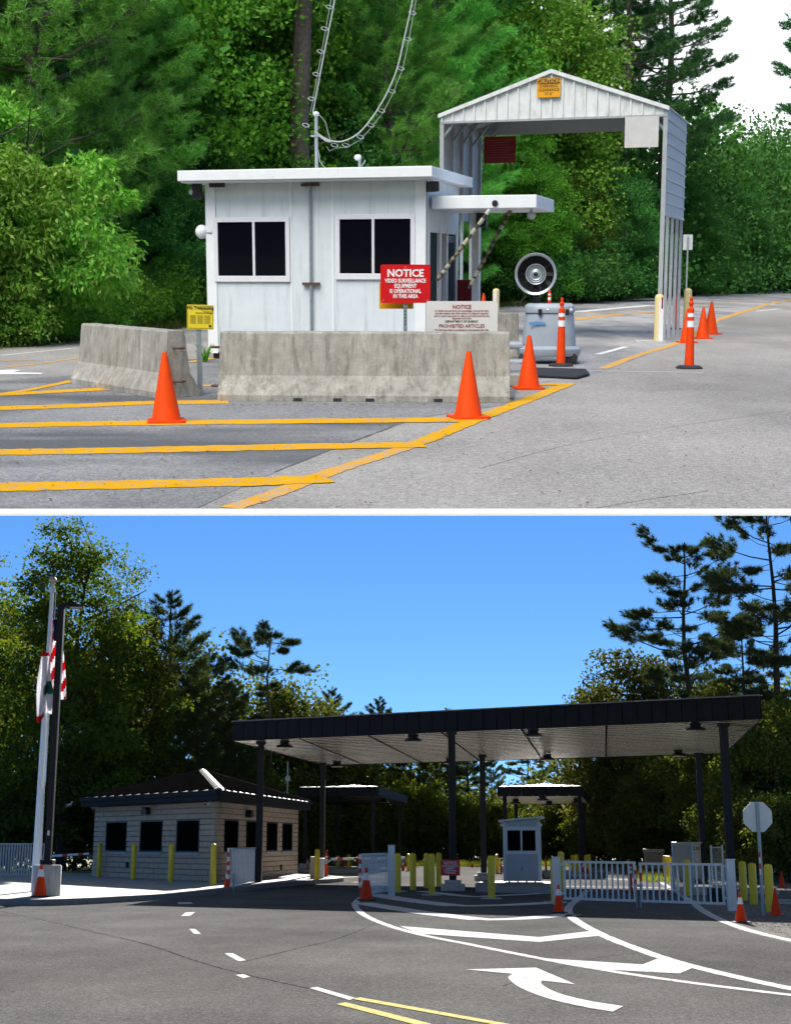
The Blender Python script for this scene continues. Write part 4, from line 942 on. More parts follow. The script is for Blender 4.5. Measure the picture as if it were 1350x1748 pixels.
def A_at(px, Y): v = P(px, 460, Y); return Vector((v.x, v.y, 0))
tree('broadleaf_tree', 'sweet', A_at(35, 30.5), 'yellow green leafy tree at the far left roadside, nearest the camera', scale=.92, rz=.4)
tree('broadleaf_tree', 'sweet', A_at(-90, 29), 'yellow green leafy tree cut off by the left border of the upper view', scale=.95, rz=2.2)
tree('broadleaf_tree', 'sweet', A_at(118, 33.5), 'smaller yellow green leafy tree right of the nearest roadside tree', scale=.55, rz=4.0)
gpn = 'full pines at the left of the old gate'
tree('pine_tree', 'pine_full', A_at(60, 36), 'bushy pine rising behind the yellow green tree at far left', group=gpn, scale=1.05)
tree('pine_tree', 'pine_full', A_at(205, 41), 'bushy pine with soft needles left of the booth roof', group=gpn, scale=.85)
tree('pine_tree', 'pine_full', A_at(-70, 38), 'bushy pine at the extreme left of the upper view', group=gpn, scale=1.1)
tree('pine_tree', 'pine_bare', A_at(203, 44), 'tall bare pine trunk crossing the top border left of the booth', scale=1.0)
tree('pine_tree', 'pine_bare', A_at(521, 47), 'thick grey pine trunk rising straight behind the booth mast', scale=1.25)
for px, Y, k, s, lb in ((300, 46, 'broad', 1.0, 'green broadleaf tree behind the left corner of the booth roof'), (410, 50, 'broad', .95, 'green broadleaf tree above the middle of the booth roof'), (330, 43, 'broad2', .55, 'low dark broadleaf tree just left of the booth wall'), (480, 52, 'broad2', 1.1, 'dark broadleaf tree behind the thick pine trunk'), (240, 41, 'broad2', .5, 'low dark broadleaf tree at the roadside bend left of the booth')):
    tree('broadleaf_tree', k, A_at(px, Y), lb, scale=s)
for px, Y, s, lb in ((590, 53, 1.0, 'bushy pine between the two overhead cables'), (665, 51, .9, 'bushy pine right of the sagging cable'), (740, 56, 1.05, 'bushy pine left of the carport gable'), (700, 60, 1.25, 'tall bushy pine reaching the top border left of the carport')):
    tree('pine_tree', 'pine_full', A_at(px, Y), lb, scale=s)
for px, Y, s, lm, lb in ((800, 66, 1.05, 'leaf_green', 'fresh green broadleaf tree above the left slope of the carport'), (880, 70, 1.2, 'leaf_light', 'light green broadleaf tree behind the carport peak'), (905, 64, .62, 'leaf_green', 'green broadleaf tree seen low through the carport at left'), (985, 68, .56, 'leaf_rust', 'broadleaf tree with rusty leaves seen through the carport'), (1050, 70, .62, 'leaf_deep', 'dark broadleaf tree seen through the carport at right'), (935, 66, .45, 'leaf_deep', 'low dark broadleaf tree behind the misting fan')):
    tree('broadleaf_tree', 'broad' if s > .65 else 'broad2', A_at(px, Y), lb, scale=s, leafmat=lm)
tree('pine_tree', 'pine_bare', A_at(985, 76), 'tall pine with a dark trunk rising right of the carport peak', scale=1.12)
for px, Y, s, lb in ((1060, 74, 1.0, 'tall dark pine above the right slope of the carport'), (1130, 80, 1.05, 'tall dark pine behind the right corner of the carport'), (1015, 82, 1.12, 'tall dark pine close behind the trunk right of the carport peak')):
    tree('pine_tree', 'pine_tall', A_at(px, Y), lb, scale=s)
tree('pine_tree', 'pine_tall', A_at(1440, 66), 'pine whose branches reach in over the road from the right border', scale=.95, rz=2.0)
for px, Y, k, s, lb in ((1200, 96, 'pine_full', .95, 'bushy pine right of the carport side wall'), (1290, 112, 'pine_full', .85, 'bushy pine far along the road near the right border'), (1345, 118, 'pine_full', .8, 'bushy pine at the right border of the upper view'), (1245, 92, 'broad2', .72, 'dark broadleaf tree along the far verge right of the carport'), (1320, 105, 'broad2', .75, 'dark broadleaf tree along the far verge by the right border'), (1185, 84, 'broad2', .6, 'dark broadleaf tree behind the carport legs')):
    tree('pine_tree' if 'pine' in k else 'broadleaf_tree', k, A_at(px, Y), lb, scale=s)
gb = 'roadside bushes at the left of the old gate'
for px, Y, s, lb in ((20, 28.6, .5, 'light green bush at the left border below the nearest yellow green tree'), (70, 29.8, .42, 'smallest green bush under the nearest yellow green tree'), (110, 31, .55, 'light green bush left of the short dark barrier'), (165, 33.5, .5, 'green bush rising just behind the left end of the short dark barrier'), (215, 36, .6, 'green bush behind the middle of the short dark barrier'), (270, 39, .65, 'green bush behind the right end of the short dark barrier'), (320, 42, .6, 'green bush beside the left wall of the white booth')):
    tree('bush', 'bush', A_at(px, Y), lb, 'bush', gb, s, leafmat='leaf_light' if px in (110, 20) else None)
gb = 'roadside bushes beyond the carport'
for px, Y, s, lb in ((880, 63, .9, 'dark bush seen just left of the fan head'), (930, 64, 1.0, 'dark bush directly behind the fan head'), (990, 66, 1.1, 'dark bush seen through the middle of the carport'), (1060, 71, 1.2, 'dark bush seen through the right half of the carport'), (1115, 78, 1.2, 'dark bush behind the front right carport leg'), (1175, 84, 1.2, 'dark bush behind the grey sign back'), (1240, 93, 1.3, 'dark bush on the far verge above the pair of cones'), (1305, 105, 1.4, 'dark bush on the far verge short of the right border'), (1352, 114, 1.4, 'dark bush on the far verge at the right border')):
    tree('bush', 'bush', A_at(px, Y), lb, 'bush', gb, s, leafmat='leaf_deep')
wood_mass('woodland', [(-17, 33, 17), (-13, 41, 19), (-9, 50, 20), (-3, 60, 20), (4, 74, 15), (10, 80, 11)], 7, .2, 1.0, 3000, 56, .32, 1.0, 'leaf_deep', 'deep green woods filling the background behind the booth', seed=3)
wood_mass('woodland', [(10, 82, 10), (24, 98, 9.5), (36, 120, 10.5), (46, 140, 11), (58, 160, 12)], 9, .2, 1.0, 2100, 80, .26, 1.1, 'leaf_deep', 'dark woods along the far side of the road beyond the carport', seed=4)
vl = [(p[0], p[1] + .5) for p in road_edge[:-1]]
grass_strip('grass_verge', vl, 1.4, 26000, .22, 'grass', 'green grass verge along the edge of the woods')

# ================================================================== LOWER PLACE: the new gate in low sun
CUR = 'B'
# ---- setting
struct('ground', MB().prism([(-140, -5, -0.04), (140, -5, -0.04), (300, 420, -0.04), (-300, 420, -0.04)], (0, 0, 0.04)), 'lawn')
struct('road', MB().poly([(-60, 5), (60, 5), (60, 24), G(1350, 1612), G(1262, 1589), G(1215, 1568), G(1186, 1546), G(1186, 1530), (30, 38), (9, 64), G(1120, 1490), G(1090, 1480), (10, 112), (-14, 112), (-14, 80), (-30, 80), (-60, 60)], ZR), 'asphalt_new')
struct('far_road', MB().poly([G(*p) for p in [(440, 1497), (600, 1521), (668, 1516), (800, 1519), (1000, 1522), (1160, 1519), (1128, 1500), (1085, 1480), (1000, 1478.5), (500, 1478.5), (480, 1482)]], 2 * ZR), 'asphalt_far')
struct('gravel_bed', MB().poly([G(1186, 1546), G(1215, 1568), G(1262, 1589), G(1350, 1612), (40, 22), (40, 45), G(1240, 1500), G(1150, 1505)], 2 * ZR), 'gravel')
SZ = .15
def kerbed(name, pix, back, top, kerb, zz=SZ):
    f = [G(px, py, zz) for px, py in pix]; fr = densify(f, 5); pts = [(p.x, p.y, 0) for p in fr] + [(b[0], b[1], 0) for b in back]
    o = struct(name, MB().prism([(p[0], p[1], .002) for p in pts], (0, 0, zz - .002)), top)
    k = MB(); ins = []
    for i, p in enumerate(fr):
        t = (fr[min(i + 1, len(fr) - 1)] - fr[max(i - 1, 0)]).normalized(); ins.append(Vector((-t.y, t.x, 0)))
    for i in range(len(fr) - 1):
        a, b = fr[i], fr[i + 1]; na, nb = ins[i], ins[i + 1]
        q = [a - na * .03, b - nb * .03, b + nb * .14, a + na * .14]
        k.prism([(v.x, v.y, .003) for v in q], (0, 0, zz + .001))
    struct('kerb', k, kerb)
    return o
kerbed('concrete_apron', [(-160, 1534), (0, 1535), (70, 1536), (140, 1534), (200, 1531), (280, 1526.5), (345, 1521), (400, 1516), (450, 1510.5), (520, 1504), (570, 1500.5), (586, 1498.5), (580, 1496.5)], [(-4.0, 64.5), (-8.5, 73), (-40, 66)], 'slab_concrete', 'kerb_concrete')
for p0, p1 in (((-20, 1517), (120, 1499)), ((60, 1530), (215, 1505)), ((215, 1527.5), (330, 1508)), ((0, 1512), (330, 1514))):
    q0, q1 = G(*p0, SZ), G(*p1, SZ); struct('expansion_joint', MB().strip([q0, q0.lerp(q1, .5), q1], .025, SZ + .002), 'kerb_concrete')
struct('island_kerb', MB().prism([(v.x, v.y, .003) for v in densify([G(*p, SZ) for p in [(812, 1515), (880, 1516.5), (938, 1517), (944, 1512), (940, 1506), (890, 1504), (830, 1505), (812, 1509), (812, 1515)]], 4)[:-1]], (0, 0, SZ)), 'slab_concrete')
struct('far_island', MB().prism([(v.x, v.y, .003) for v in [G(*p, .1) for p in [(930, 1497), (1003, 1497.5), (1010, 1493), (985, 1487), (925, 1487)]]], (0, 0, .12)), 'kerb_concrete')
struct('far_island', MB().prism([(v.x, v.y, .003) for v in [G(*p, .1) for p in [(500, 1486), (520, 1488), (645, 1488), (650, 1484), (600, 1480), (505, 1480)]]], (0, 0, .12)), 'kerb_concrete')
ZL = .005
def wl(pts, w, mat='white_paint', z=ZL, n=5, name='painted_line'): return struct(name, MB().strip(densify([G(*p) for p in pts], n * 3), w, z, .008), mat)
wl([(668, 1519), (645, 1523), (622, 1530), (608, 1540), (607, 1549), (622, 1563), (660, 1580), (720, 1597), (800, 1613), (900, 1633), (1000, 1652), (1150, 1675), (1350, 1700), (1500, 1716)], .16)
wl([(1002, 1520), (990, 1533), (972, 1548), (972, 1562), (990, 1577), (1030, 1598), (1085, 1620), (1150, 1642), (1240, 1665), (1350, 1689), (1500, 1716)], .20, z=ZL + .0006)
wl([(1180, 1538), (1195, 1552), (1225, 1569), (1275, 1588), (1350, 1606.5), (1420, 1620)], .20)
wl([(632, 1527), (700, 1538), (781, 1547.5)], .75, n=2, z=ZL + .0012); wl([(779, 1547.5), (860, 1546), (955, 1541)], .75, n=2, z=ZL + .0006)
wl([(616, 1542), (715, 1558), (823, 1571)], .62, n=2, z=ZL + .0012); wl([(820, 1571), (890, 1569), (972, 1562)], .62, n=2, z=ZL + .0006)
wl([(720, 1522), (800, 1531), (845, 1530), (945, 1525)], .5, n=3, z=ZL + .0012)
wl([(690, 1523), (668, 1520), (655, 1523)], .3, n=2, z=ZL + .0012)
wl([(960, 1514), (1100, 1516), (1170, 1518.5)], .5, n=2, z=ZL + .0012)
wl([(1180, 1540), (1160, 1527), (1135, 1511), (1110, 1497), (1092, 1486)], .18, z=ZL + .0012)
wl([(575, 1499), (620, 1497), (660, 1498)], .5, n=2, z=ZL + .0012); wl([(1040, 1501), (1075, 1503)], .5, n=2, z=ZL + .0012)
wl([(600, 1507), (650, 1506)], .4, n=2, z=ZL + .0012)
def shape(pix, name='painted_marking', mat='white_paint', z=ZL + .0018): return struct(name, MB().poly([G(*p) for p in pix], z), mat)
shape([(682, 1582), (920, 1601), (1013, 1590), (1030, 1598), (920, 1609.5), (715, 1595)])
shape([(905, 1636), (1097, 1648), (1132, 1634), (1186, 1652), (1160, 1663.5), (1018, 1656)])
def z4(pts): return [(675 + x / 2, 1308 + y / 2) for x, y in pts]
def smooth_px(pts, n=5): return [(v.x, v.y) for v in densify([(x, y, 0) for x, y in pts], n)]
shape(z4([(238, 697), (480, 691), (614, 748)] + smooth_px([(500, 735), (497, 744), (515, 759), (548, 775), (600, 791), (680, 808), (778, 823)]) + smooth_px([(742, 842), (640, 825), (540, 802), (470, 779), (418, 755), (390, 733), (386, 722), (400, 712)])), 'painted_arrow')
for q in ([(302, 1541.5), (325, 1541), (330, 1544), (306, 1544.5)], [(310, 1560), (320, 1559), (318, 1564), (309, 1565)][:0] or [(317, 1558.5), (333, 1558), (325, 1564.5), (309, 1565)], [(310, 1589), (320, 1589), (321, 1595.5), (310, 1595.5)][:0] or [(323, 1587), (333, 1587), (343, 1595.5), (331, 1595.5)], [(383, 1629), (397, 1628.5), (420, 1641), (407, 1642.5)], [(402, 1666), (415, 1664.5), (427, 1669), (415, 1672)]): shape(q, 'painted_dash')
shape([(528, 1688.5), (541, 1686.5), (608, 1706), (596, 1709)], 'painted_dash')
for q in ([(600, 1707), (615, 1704.5), (880, 1752), (850, 1752)], [(574, 1716), (590, 1713), (745, 1752), (712, 1752)]): shape(q, 'painted_line', 'cream_paint')
def seam(pts, w=.05): struct('tar_seam', MB().strip(densify([G(*p) for p in pts], 24), w, .0035, .012), 'tar_seam')
seam([(-20, 1552), (70, 1571), (160, 1592), (250, 1613), (330, 1640), (420, 1665), (530, 1689)], .022); seam([(420, 1642), (500, 1622), (580, 1602), (640, 1578)], .022)
seam([(840, 1690), (1000, 1640), (1090, 1628)], .012); seam([(1060, 1640), (1350, 1660)], .012)

# ---- bollards
YEL = bollard_mesh('safety_yellow', .10, 1.12)
COLLAR = MB().lathe([(.30, .002), (.30, .022), (.24, .03)], (0, 0, 0), 20).mesh('concrete_collar', 'cast_concrete')
def bollard(px, py, h, label, z=0.0, collar=False, group='yellow bollards at the new gate'):
    p = G(px, py, z); t = thing('bollard', label, 'bollard', p, 0, group, 1.0); part('post', YEL, None, t, scale=(1, 1, h / 1.12))
    if collar: part('concrete_collar', COLLAR, None, t)
for px, py, top, lb in ((168, 1498, 1440, 'yellow bollard at the left end of the row before the block building'), (227, 1502.5, 1441, 'second yellow bollard from the left before the block building'), (291, 1506, 1441, 'third yellow bollard from the left before the block building'), (363, 1512, 1441, 'yellow bollard before the near corner of the block building')):
    s = (py - 1440) / 1.35; bollard(px, py, (py - top) / s, lb, SZ)
for px, py, top, lb, cl, z in ((541, 1502, 1450, 'yellow bollard in front of the barrier arm cabinet', 0, SZ), (679, 1524, 1457, 'yellow bollard beside the white post of the open middle gate', 0, 0), (705, 1520, 1457, 'yellow bollard second from the open middle gate', 0, 0), (728, 1517, 1457, 'yellow bollard left of the front one near the centre column', 0, 0), (737, 1529, 1458, 'yellow bollard nearest the centre column, in front of its neighbours', 1, 0), (749, 1514, 1456, 'yellow bollard right behind the one nearest the centre column', 0, 0), (839, 1535, 1461, 'yellow bollard standing alone before the small white booth', 1, 0), (1175, 1530, 1467, 'yellow bollard behind the right leaf of the closed gate', 0, 0),
        (1270, 1538, 1471, 'yellow bollard next to the right gate post', 0, 0), (1287, 1545, 1474, 'middle one of the three yellow bollards by the stop sign', 0, 0), (1315, 1557, 1476, 'yellow bollard right beside the stop sign post', 0, 0), (947, 1541, 1466, 'yellow bollard just left of the left gate post', 1, 0), (959, 1528, 1454, 'taller yellow bollard behind the left gate post', 0, 0)):
    s = (py - 1440) / (1.5 - z); bollard(px, py, (py - top) / s, lb, z, bool(cl))
for px, py, top, lb in ((595, 1486, 1459, 'far yellow bollard behind the middle barrier arm'), (697, 1487, 1458, 'far yellow bollard at the tip of the middle barrier arm'), (848, 1491, 1459, 'far yellow bollard left of the small white booth'), (978, 1492, 1460, 'far yellow bollard at the left of the far canopy island'), (984, 1494, 1459, 'far yellow bollard second at the far canopy island'), (1001, 1492, 1460, 'far yellow bollard third at the far canopy island'), (1006, 1494, 1459, 'far yellow bollard at the right of the far canopy island'), (1136, 1500, 1461, 'far yellow bollard leftmost of three by the tan bin'), (1140, 1502, 1461, 'far yellow bollard in the middle of three by the tan bin'), (1144, 1503, 1462, 'far yellow bollard rightmost of three by the tan bin'), (576, 1484, 1461, 'thin far yellow bollard left of the far one behind the barrier arm')):
    s = (py - 1440) / 1.5; bollard(px, py, (py - top) / s, lb)

# ---- the block building
W0, W1, W2 = P(161, 1440, 60.6), P(368, 1440, 52.2), P(507, 1440, 65.8)
W0.z = W1.z = W2.z = 0.0; W3 = W0 + W2 - W1
WT = 2.98
bl = thing('gatehouse', 'tan block gatehouse with dark windows and a dark metal hip roof', 'building', (W1.x, W1.y, 0))
def lo(v): return Vector((v.x - W1.x, v.y - W1.y, v.z))
def inset(a, b, d):
    t = (b - a).normalized(); n = Vector((-t.y, t.x, 0)); return n * d
part('wall_core', MB().prism([(lo(v).x, lo(v).y, SZ) for v in ((W0 + (W2 - W0) * .012 + (W1 - W0) * .004), W1 + (W3 - W1) * .006, W2 + (W0 - W2) * .012, W3)], (0, 0, WT - SZ)), 'mortar', bl)
def facade(a, b, wins, nblk, seed):
    L = (b - a).length; d = (b - a).normalized(); n = Vector((d.y, -d.x, 0)); rd = random.Random(seed)
    ang = math.atan2(d.y, d.x); courses = 14; ch = (WT - SZ) / courses; bw = L / nblk
    us = [(HIT(x0, 1430, a, b)[0], HIT(x1, 1430, a, b)[0]) for x0, x1 in wins]; zb, zt = SZ + ch * 5, SZ + ch * 11
    cache = {}
    for r in range(courses):
        z0, z1 = SZ + r * ch, SZ + (r + 1) * ch
        edges = [0] + [bw * (k + (0.5 if r % 2 else 1.0)) for k in range(nblk) if bw * (k + (0.5 if r % 2 else 1.0)) < L - .02] + [L]
        for e0, e1 in zip(edges[:-1], edges[1:]):
            segs = [(e0, e1)]
            if z0 > zb - .01 and z1 < zt + .01:
                for (u0, u1) in us:
                    ns = []
                    for s0, s1 in segs:
                        if s1 <= u0 or s0 >= u1: ns.append((s0, s1))
                        else:
                            if s0 < u0: ns.append((s0, u0))
                            if s1 > u1: ns.append((u1, s1))
                    segs = ns
            for s0, s1 in segs:
                if s1 - s0 < .06: continue
                key = round(s1 - s0, 2)
                if key not in cache:
                    m = MB(); w, h = s1 - s0, ch; g = .013
                    k_ = .016; m.add([(k_, .10, g), (w - k_, .10, g), (w - k_, .10, h - g), (k_, .10, h - g), (k_, 0, g), (w - k_, 0, g), (w - k_, 0, h - g), (k_, 0, h - g), (w * .32, -.006, h * .4), (w * .7, .003, h * .62)],
                          [(0, 1, 5, 4), (1, 2, 6, 5), (2, 3, 7, 6), (3, 0, 4, 7), (4, 5, 8), (5, 9, 8), (5, 6, 9), (6, 7, 9), (7, 8, 9), (7, 4, 8)])
                    cache[key] = m.mesh('block', 'split_block')
                q = a + d * s0 + n * (.045 + rd.uniform(-.006, .006))
                part('block', cache[key], None, bl, loc=(q.x - W1.x, q.y - W1.y, z0), rz=ang)
    for u0, u1 in us:
        q = a + d * u0; w = u1 - u0
        wo = part('window', MB().box(0, w, -.012, .03, zb, zt), 'black_plastic', bl, loc=(q.x - W1.x, q.y - W1.y, 0), rz=ang)
        part('pane', MB().box(.07, w - .07, -.020, -.0125, zb + .06, zt - .06), 'window_glass', wo)
        f = MB(); f.box(.0, w, -.040, -.021, zt - .06, zt); f.box(0, w, -.040, -.021, zb, zb + .06); f.box(0, .07, -.040, -.021, zb + .06, zt - .06); f.box(w - .07, w, -.040, -.021, zb + .06, zt - .06)
        part('window_frame', f, 'window_frame_dark', wo)
        part('sill', MB().box(-.05, w + .05, -.085, -.041, zb - .09, zb - .002), 'sill_stone', wo)
facade(W0, W1, [(181.5, 218), (240, 279), (302, 342)], 12, 1)
facade(W1, W2, [(380.5, 405), (418, 438), (453, 472), (480, 497.5)], 13, 2)
apex = (W0 + W2) / 2; apex = Vector((apex.x, apex.y, 4.62))
ov = 1.13
E = [Vector((apex.x + (v.x - apex.x) * ov, apex.y + (v.y - apex.y) * ov, 3.34)) for v in (W0, W1, W2, W3)]
part('soffit', MB().prism([(lo(v).x, lo(v).y, WT + .002) for v in E], (0, 0, .03)), 'fascia_dark', bl)
for i in range(4):
    a, b = E[i], E[(i + 1) % 4]; d = (b - a).normalized(); n = Vector((d.y, -d.x, 0))
    f = part('fascia', MB().prism([lo(a) - Vector((0, 0, .33)), lo(b) - Vector((0, 0, .33)), lo(b), lo(a)], n * .05), 'fascia_dark', bl)
    part('gutter', MB().prism([lo(a) + n * .052 - Vector((0, 0, .15)), lo(b) + n * .052 - Vector((0, 0, .15)), lo(b) + n * .052 - Vector((0, 0, .01)), lo(a) + n * .052 - Vector((0, 0, .01))], n * .09), 'fascia_dark', f)
    if i > 1:
        part('roof_face', MB().add([lo(a), lo(b), lo(apex)], [(0, 1, 2)]), 'roof_metal', bl); continue
    Ln = (b - a).length; ns = 15 if i == 0 else 17
    mid = (a + b) / 2; slope = Vector((apex.x, apex.y, apex.z)) 
    # foot of the apex on the eave line; seams run parallel to the fall line
    tfoot = (apex - a).dot(d); foot = a + d * tfoot; fall = apex - foot; nup = d.cross(fall).normalized()
    if nup.z < 0: nup = -nup
    prev = 0.0
    def topat(s): return (s / tfoot if s < tfoot else (Ln - s) / (Ln - tfoot))
    cuts = [Ln * k / ns for k in range(ns + 1)]
    for k in range(ns):
        s0, s1 = cuts[k], cuts[k + 1]; pts = [a + d * s0, a + d * s1, a + d * s1 + fall * topat(s1)]
        if s0 < tfoot < s1: pts.append(apex)
        pts.append(a + d * s0 + fall * topat(s0))
        pts = [p for j, p in enumerate(pts) if j == 0 or (p - pts[j - 1]).length > 1e-4]
        part('roof_panel', MB().prism([lo(p) for p in pts], nup * .012), 'roof_metal', bl)
        if k:
            w = d * .035; tt = topat(s0)
            p0, p1 = a + d * s0, a + d * s0 + fall * tt * .985
            part('roof_seam', MB().prism([lo(p0 - w) + nup * .013, lo(p0 + w) + nup * .013, lo(p1 + w) + nup * .013, lo(p1 - w) + nup * .013], nup * .075), 'roof_seam', bl)
for k in (0, 1, 2):
    a = E[k]; dd = (apex - a).normalized(); sd = dd.cross(Vector((0, 0, 1))).normalized(); up = sd.cross(dd)
    part('hip_cap', MB().prism([lo(a) - sd * .17 + up * .03, lo(a) + up * .10, lo(a) + sd * .17 + up * .03], apex - a), 'roof_cap' if k == 1 else 'roof_seam', bl)
def wall_pt(px, py, a, b, off):
    u, z = HIT(px, py, a, b); d = (b - a).normalized(); n = Vector((d.y, -d.x, 0)); v = a + d * u + n * off; return Vector((v.x, v.y, z)), math.atan2(d.y, d.x)
for px, py, a, b, lb in ((255, 1384.5, W0, W1, 'dark wall lamp over the middle front window of the block gatehouse'), (419, 1390, W1, W2, 'dark wall lamp on the right face of the block gatehouse')):
    q, an = wall_pt(px, py, a, b, .06); solo('wall_lamp', MB().prism([(-.24, 0, -.14), (.24, 0, -.14), (.24, 0, .02), (.18, 0, .12), (-.14, 0, .14), (-.24, 0, 0)], (0, -.22, 0)), 'black_plastic', lb, 'wall lamp', q, an, bevel=.02)
for px, py, a, b, lb in ((175, 1379, W0, W1, 'small grey camera at the upper left of the gatehouse front'), (370, 1372, W0, W1, 'white bullet camera under the eave at the gatehouse corner'), (131, 1375, W0, W1, 'small white camera under the left eave end of the gatehouse')):
    q, an = wall_pt(px, py, a, b, .30); t = thing('security_camera', lb, 'camera', q, an)
    part('body', MB().tube([(-.05, .05, .03), (.10, -.22, -.04)], .06, 10), 'gate_white', t, True); part('mount', MB().tube([(-.02, .02, .02), (-.02, .10, .16)], .03, 8), 'gate_white', t); part('lens', MB().tube([(.10, -.22, -.04), (.11, -.235, -.043)], .045, 10), 'black_plastic', t)
for px, py, a, b, lb in ((220, 1477, W0, W1, 'small grey outlet box low on the gatehouse front'), (477, 1481, W1, W2, 'small grey outlet box low on the right face of the gatehouse')):
    q, an = wall_pt(px, py, a, b, .055); solo('outlet_box', MB().box(-.09, .09, -.06, 0, -.11, .11), 'black_plastic', lb, 'outlet', q, an, bevel=.01)

# ---- flagpole, flags, light pole
lp = G(72.5, 1531, SZ); lp.y += .36
t = thing('light_pole', 'black square light pole on a round concrete base at left', 'light pole', (lp.x, lp.y, SZ))
part('concrete_base', MB().lathe([(.37, 0), (.37, .76), (.35, .79)], (0, 0, 0), 28), 'cast_concrete', t, True)
part('base_cover', MB().box(-.17, .17, -.17, .17, .795, .93), 'column_dark', t, bevel=.02)
part('pole', MB().box(-.085, .085, -.085, .085, .93, 7.75), 'column_dark', t)
h_ = part('lamp_head', MB().prism([(.05, -.12, 7.68), (.20, -.14, 7.70), (.62, -.14, 7.66), (.62, -.14, 7.70), (.22, -.14, 7.80), (.05, -.12, 7.78)], (0, .28, 0)), 'column_dark', t)
part('lens', MB().box(.26, .58, -.10, .10, 7.655, 7.672), 'lens_pale', h_); part('label_plate', MB().box(-.03, .03, -.092, -.0855, 1.55, 1.68), 'sign_white', t)
fp = G(60, 1522, SZ); fp = Vector((fp.x, fp.y, SZ))
t = thing('flagpole', 'white tapered flagpole with a ball top behind the light pole', 'flagpole', fp)
FH = 8.75
part('pole', MB().tube([(0, 0, 0), (0, 0, 4), (0, 0, FH)], [.13, .105, .055], 16), 'pole_white', t, True)
part('truck', MB().lathe([(.06, FH), (.10, FH + .02), (.10, FH + .16), (.05, FH + .19), (.04, FH + .27)], (0, 0, 0), 14), 'pole_white', t, True)
part('ball', MB().ball((0, 0, FH + .38), .115), 'brass', t, True)
part('halyard', MB().tube([(.13, -.05, FH + .05), (.14, -.10, 5.2), (.15, -.12, 3.1), (.10, -.14, 2.9), (.0, -.16, 3.0), (-.03, -.14, 3.2)], .012, 5), 'pole_white', t)
def hanging_cloth(xs_top, xs_bot, z0, z1, nx, nz, folds, amp, seed):
    rd = random.Random(seed); V = []
    for j in range(nz + 1):
        f = j / nz; x0, x1 = lerp(xs_top[0], xs_bot[0], f ** .8), lerp(xs_top[1], xs_bot[1], f ** .8)
        for i in range(nx + 1):
            g = i / nx; ph = folds * 2 * math.pi * g + seed + f * 1.2
            V.append((lerp(x0, x1, g) + .035 * math.sin(ph * .5 + f * 5), amp * math.sin(ph) * (.35 + .65 * f), lerp(z0, z1, f) - (.16 * math.sin(g * 5 + 1) + .25 * g * (1 - g)) * f + .05 * math.sin(ph) * f))
    return V
def flag(name, label, loc, V, nx, nz, pick, mats_):
    o = thing(name, label, 'flag', loc); cols = {}
    for j in range(nz):
        for i in range(nx):
            cols.setdefault(pick(i / nx, j / nz), []).append((j * (nx+1) + i, j * (nx+1) + i + 1, (j+1) * (nx+1) + i + 1, (j+1) * (nx+1) + i))
    for (pn, mt_), fs in cols.items():
        used = sorted({v for f in fs for v in f}); mp2 = {v: k for k, v in enumerate(used)}
        m = MB(); m.v = [V[v] for v in used]; m.f = [tuple(mp2[v] for v in f) for f in fs]
        ob = part(pn, m, mt_, o, True)
        sm = ob.modifiers.new('thickness', 'SOLIDIFY'); sm.thickness = .006
    return o
def us(g, f):
    k = f * 1.0 + g * .30
    if f < .23 and g > .30: return ('canton', 'flag_navy')
    return ('red_stripe', 'flag_red') if int((f * 9.5 + g * 3.4)) % 2 == 0 else ('white_stripe', 'flag_white')
K = 60
zf = lambda py: 1.5 + (1440 - py) / 60.0
V = hanging_cloth((-.02, .22), (.02, .55), zf(1048) - SZ, zf(1196) - SZ, 26, 40, 3.2, .09, 1)
flag('flag', 'limp striped flag in red, white and navy hanging at the flagpole', (fp.x + .10, fp.y - .20, SZ), V, 26, 40, us, None)
V = hanging_cloth((-.12, .12), (-.16, .34), zf(1108) - SZ, zf(1222) - SZ, 24, 34, 2.4, .08, 4)
def second(g, f):
    if f > .90 and g < .5: return ('red_corner', 'flag_red')
    if f < .04: return ('red_heading', 'flag_red')
    r = math.hypot((g - .72) * .50, (f - .56) * 1.9)
    if r < .09: return ('emblem_centre', 'flag_blue')
    if r < .21: return ('emblem_ring', 'flag_green')
    return ('field', 'flag_white')
flag('flag', 'limp white flag with a green and blue round emblem below the striped flag', (fp.x - .02, fp.y - .34, SZ), V, 24, 34, second, None)

# ---- white gates and fence
def gate_leaf(t, a, b, h0, h1, nb, bar=.035, rail=.055, dep=.018):
    d = (b - a); L = d.length; d.normalize(); an = math.atan2(d.y, d.x)
    for z in (h0, h1 - rail): part('rail', MB().box(0, L, -.03, .03, z, z + rail), 'gate_white', t, loc=a, rz=an)
    for k in range(nb):
        x = .03 + (L - .06) * k / (nb - 1); w = bar if 0 < k < nb - 1 else rail
        part('bar', MB().box(x - w / 2, x + w / 2, -dep, dep, h0 + rail, h1 - rail), 'gate_white', t, loc=a, rz=an)
def striped_post(t, a, z0, z1, n, w=.07):
    for k in range(n):
        zz0, zz1 = lerp(z0, z1, k / n), lerp(z0, z1, (k + 1) / n)
        part('reflective_band', MB().box(-w / 2, w / 2, -.03, .03, zz0, zz1), 'stripe_red' if k % 2 == 0 else 'reflective_white', t, loc=a)
def gpost(t, v, h, w=.17):
    p = part('gate_post', MB().box(-w / 2, w / 2, -w / 2, w / 2, 0, h), 'gate_white', t, loc=v, bevel=.008); part('post_cap', MB().box(-w / 2 - .01, w / 2 + .01, -w / 2 - .01, w / 2 + .01, h + .001, h + .03), 'gate_white', p)
pl, pr = G(951, 1545), G(1250, 1556)
t = thing('double_gate', 'closed white double bar gate across the right lane', 'gate', pl)
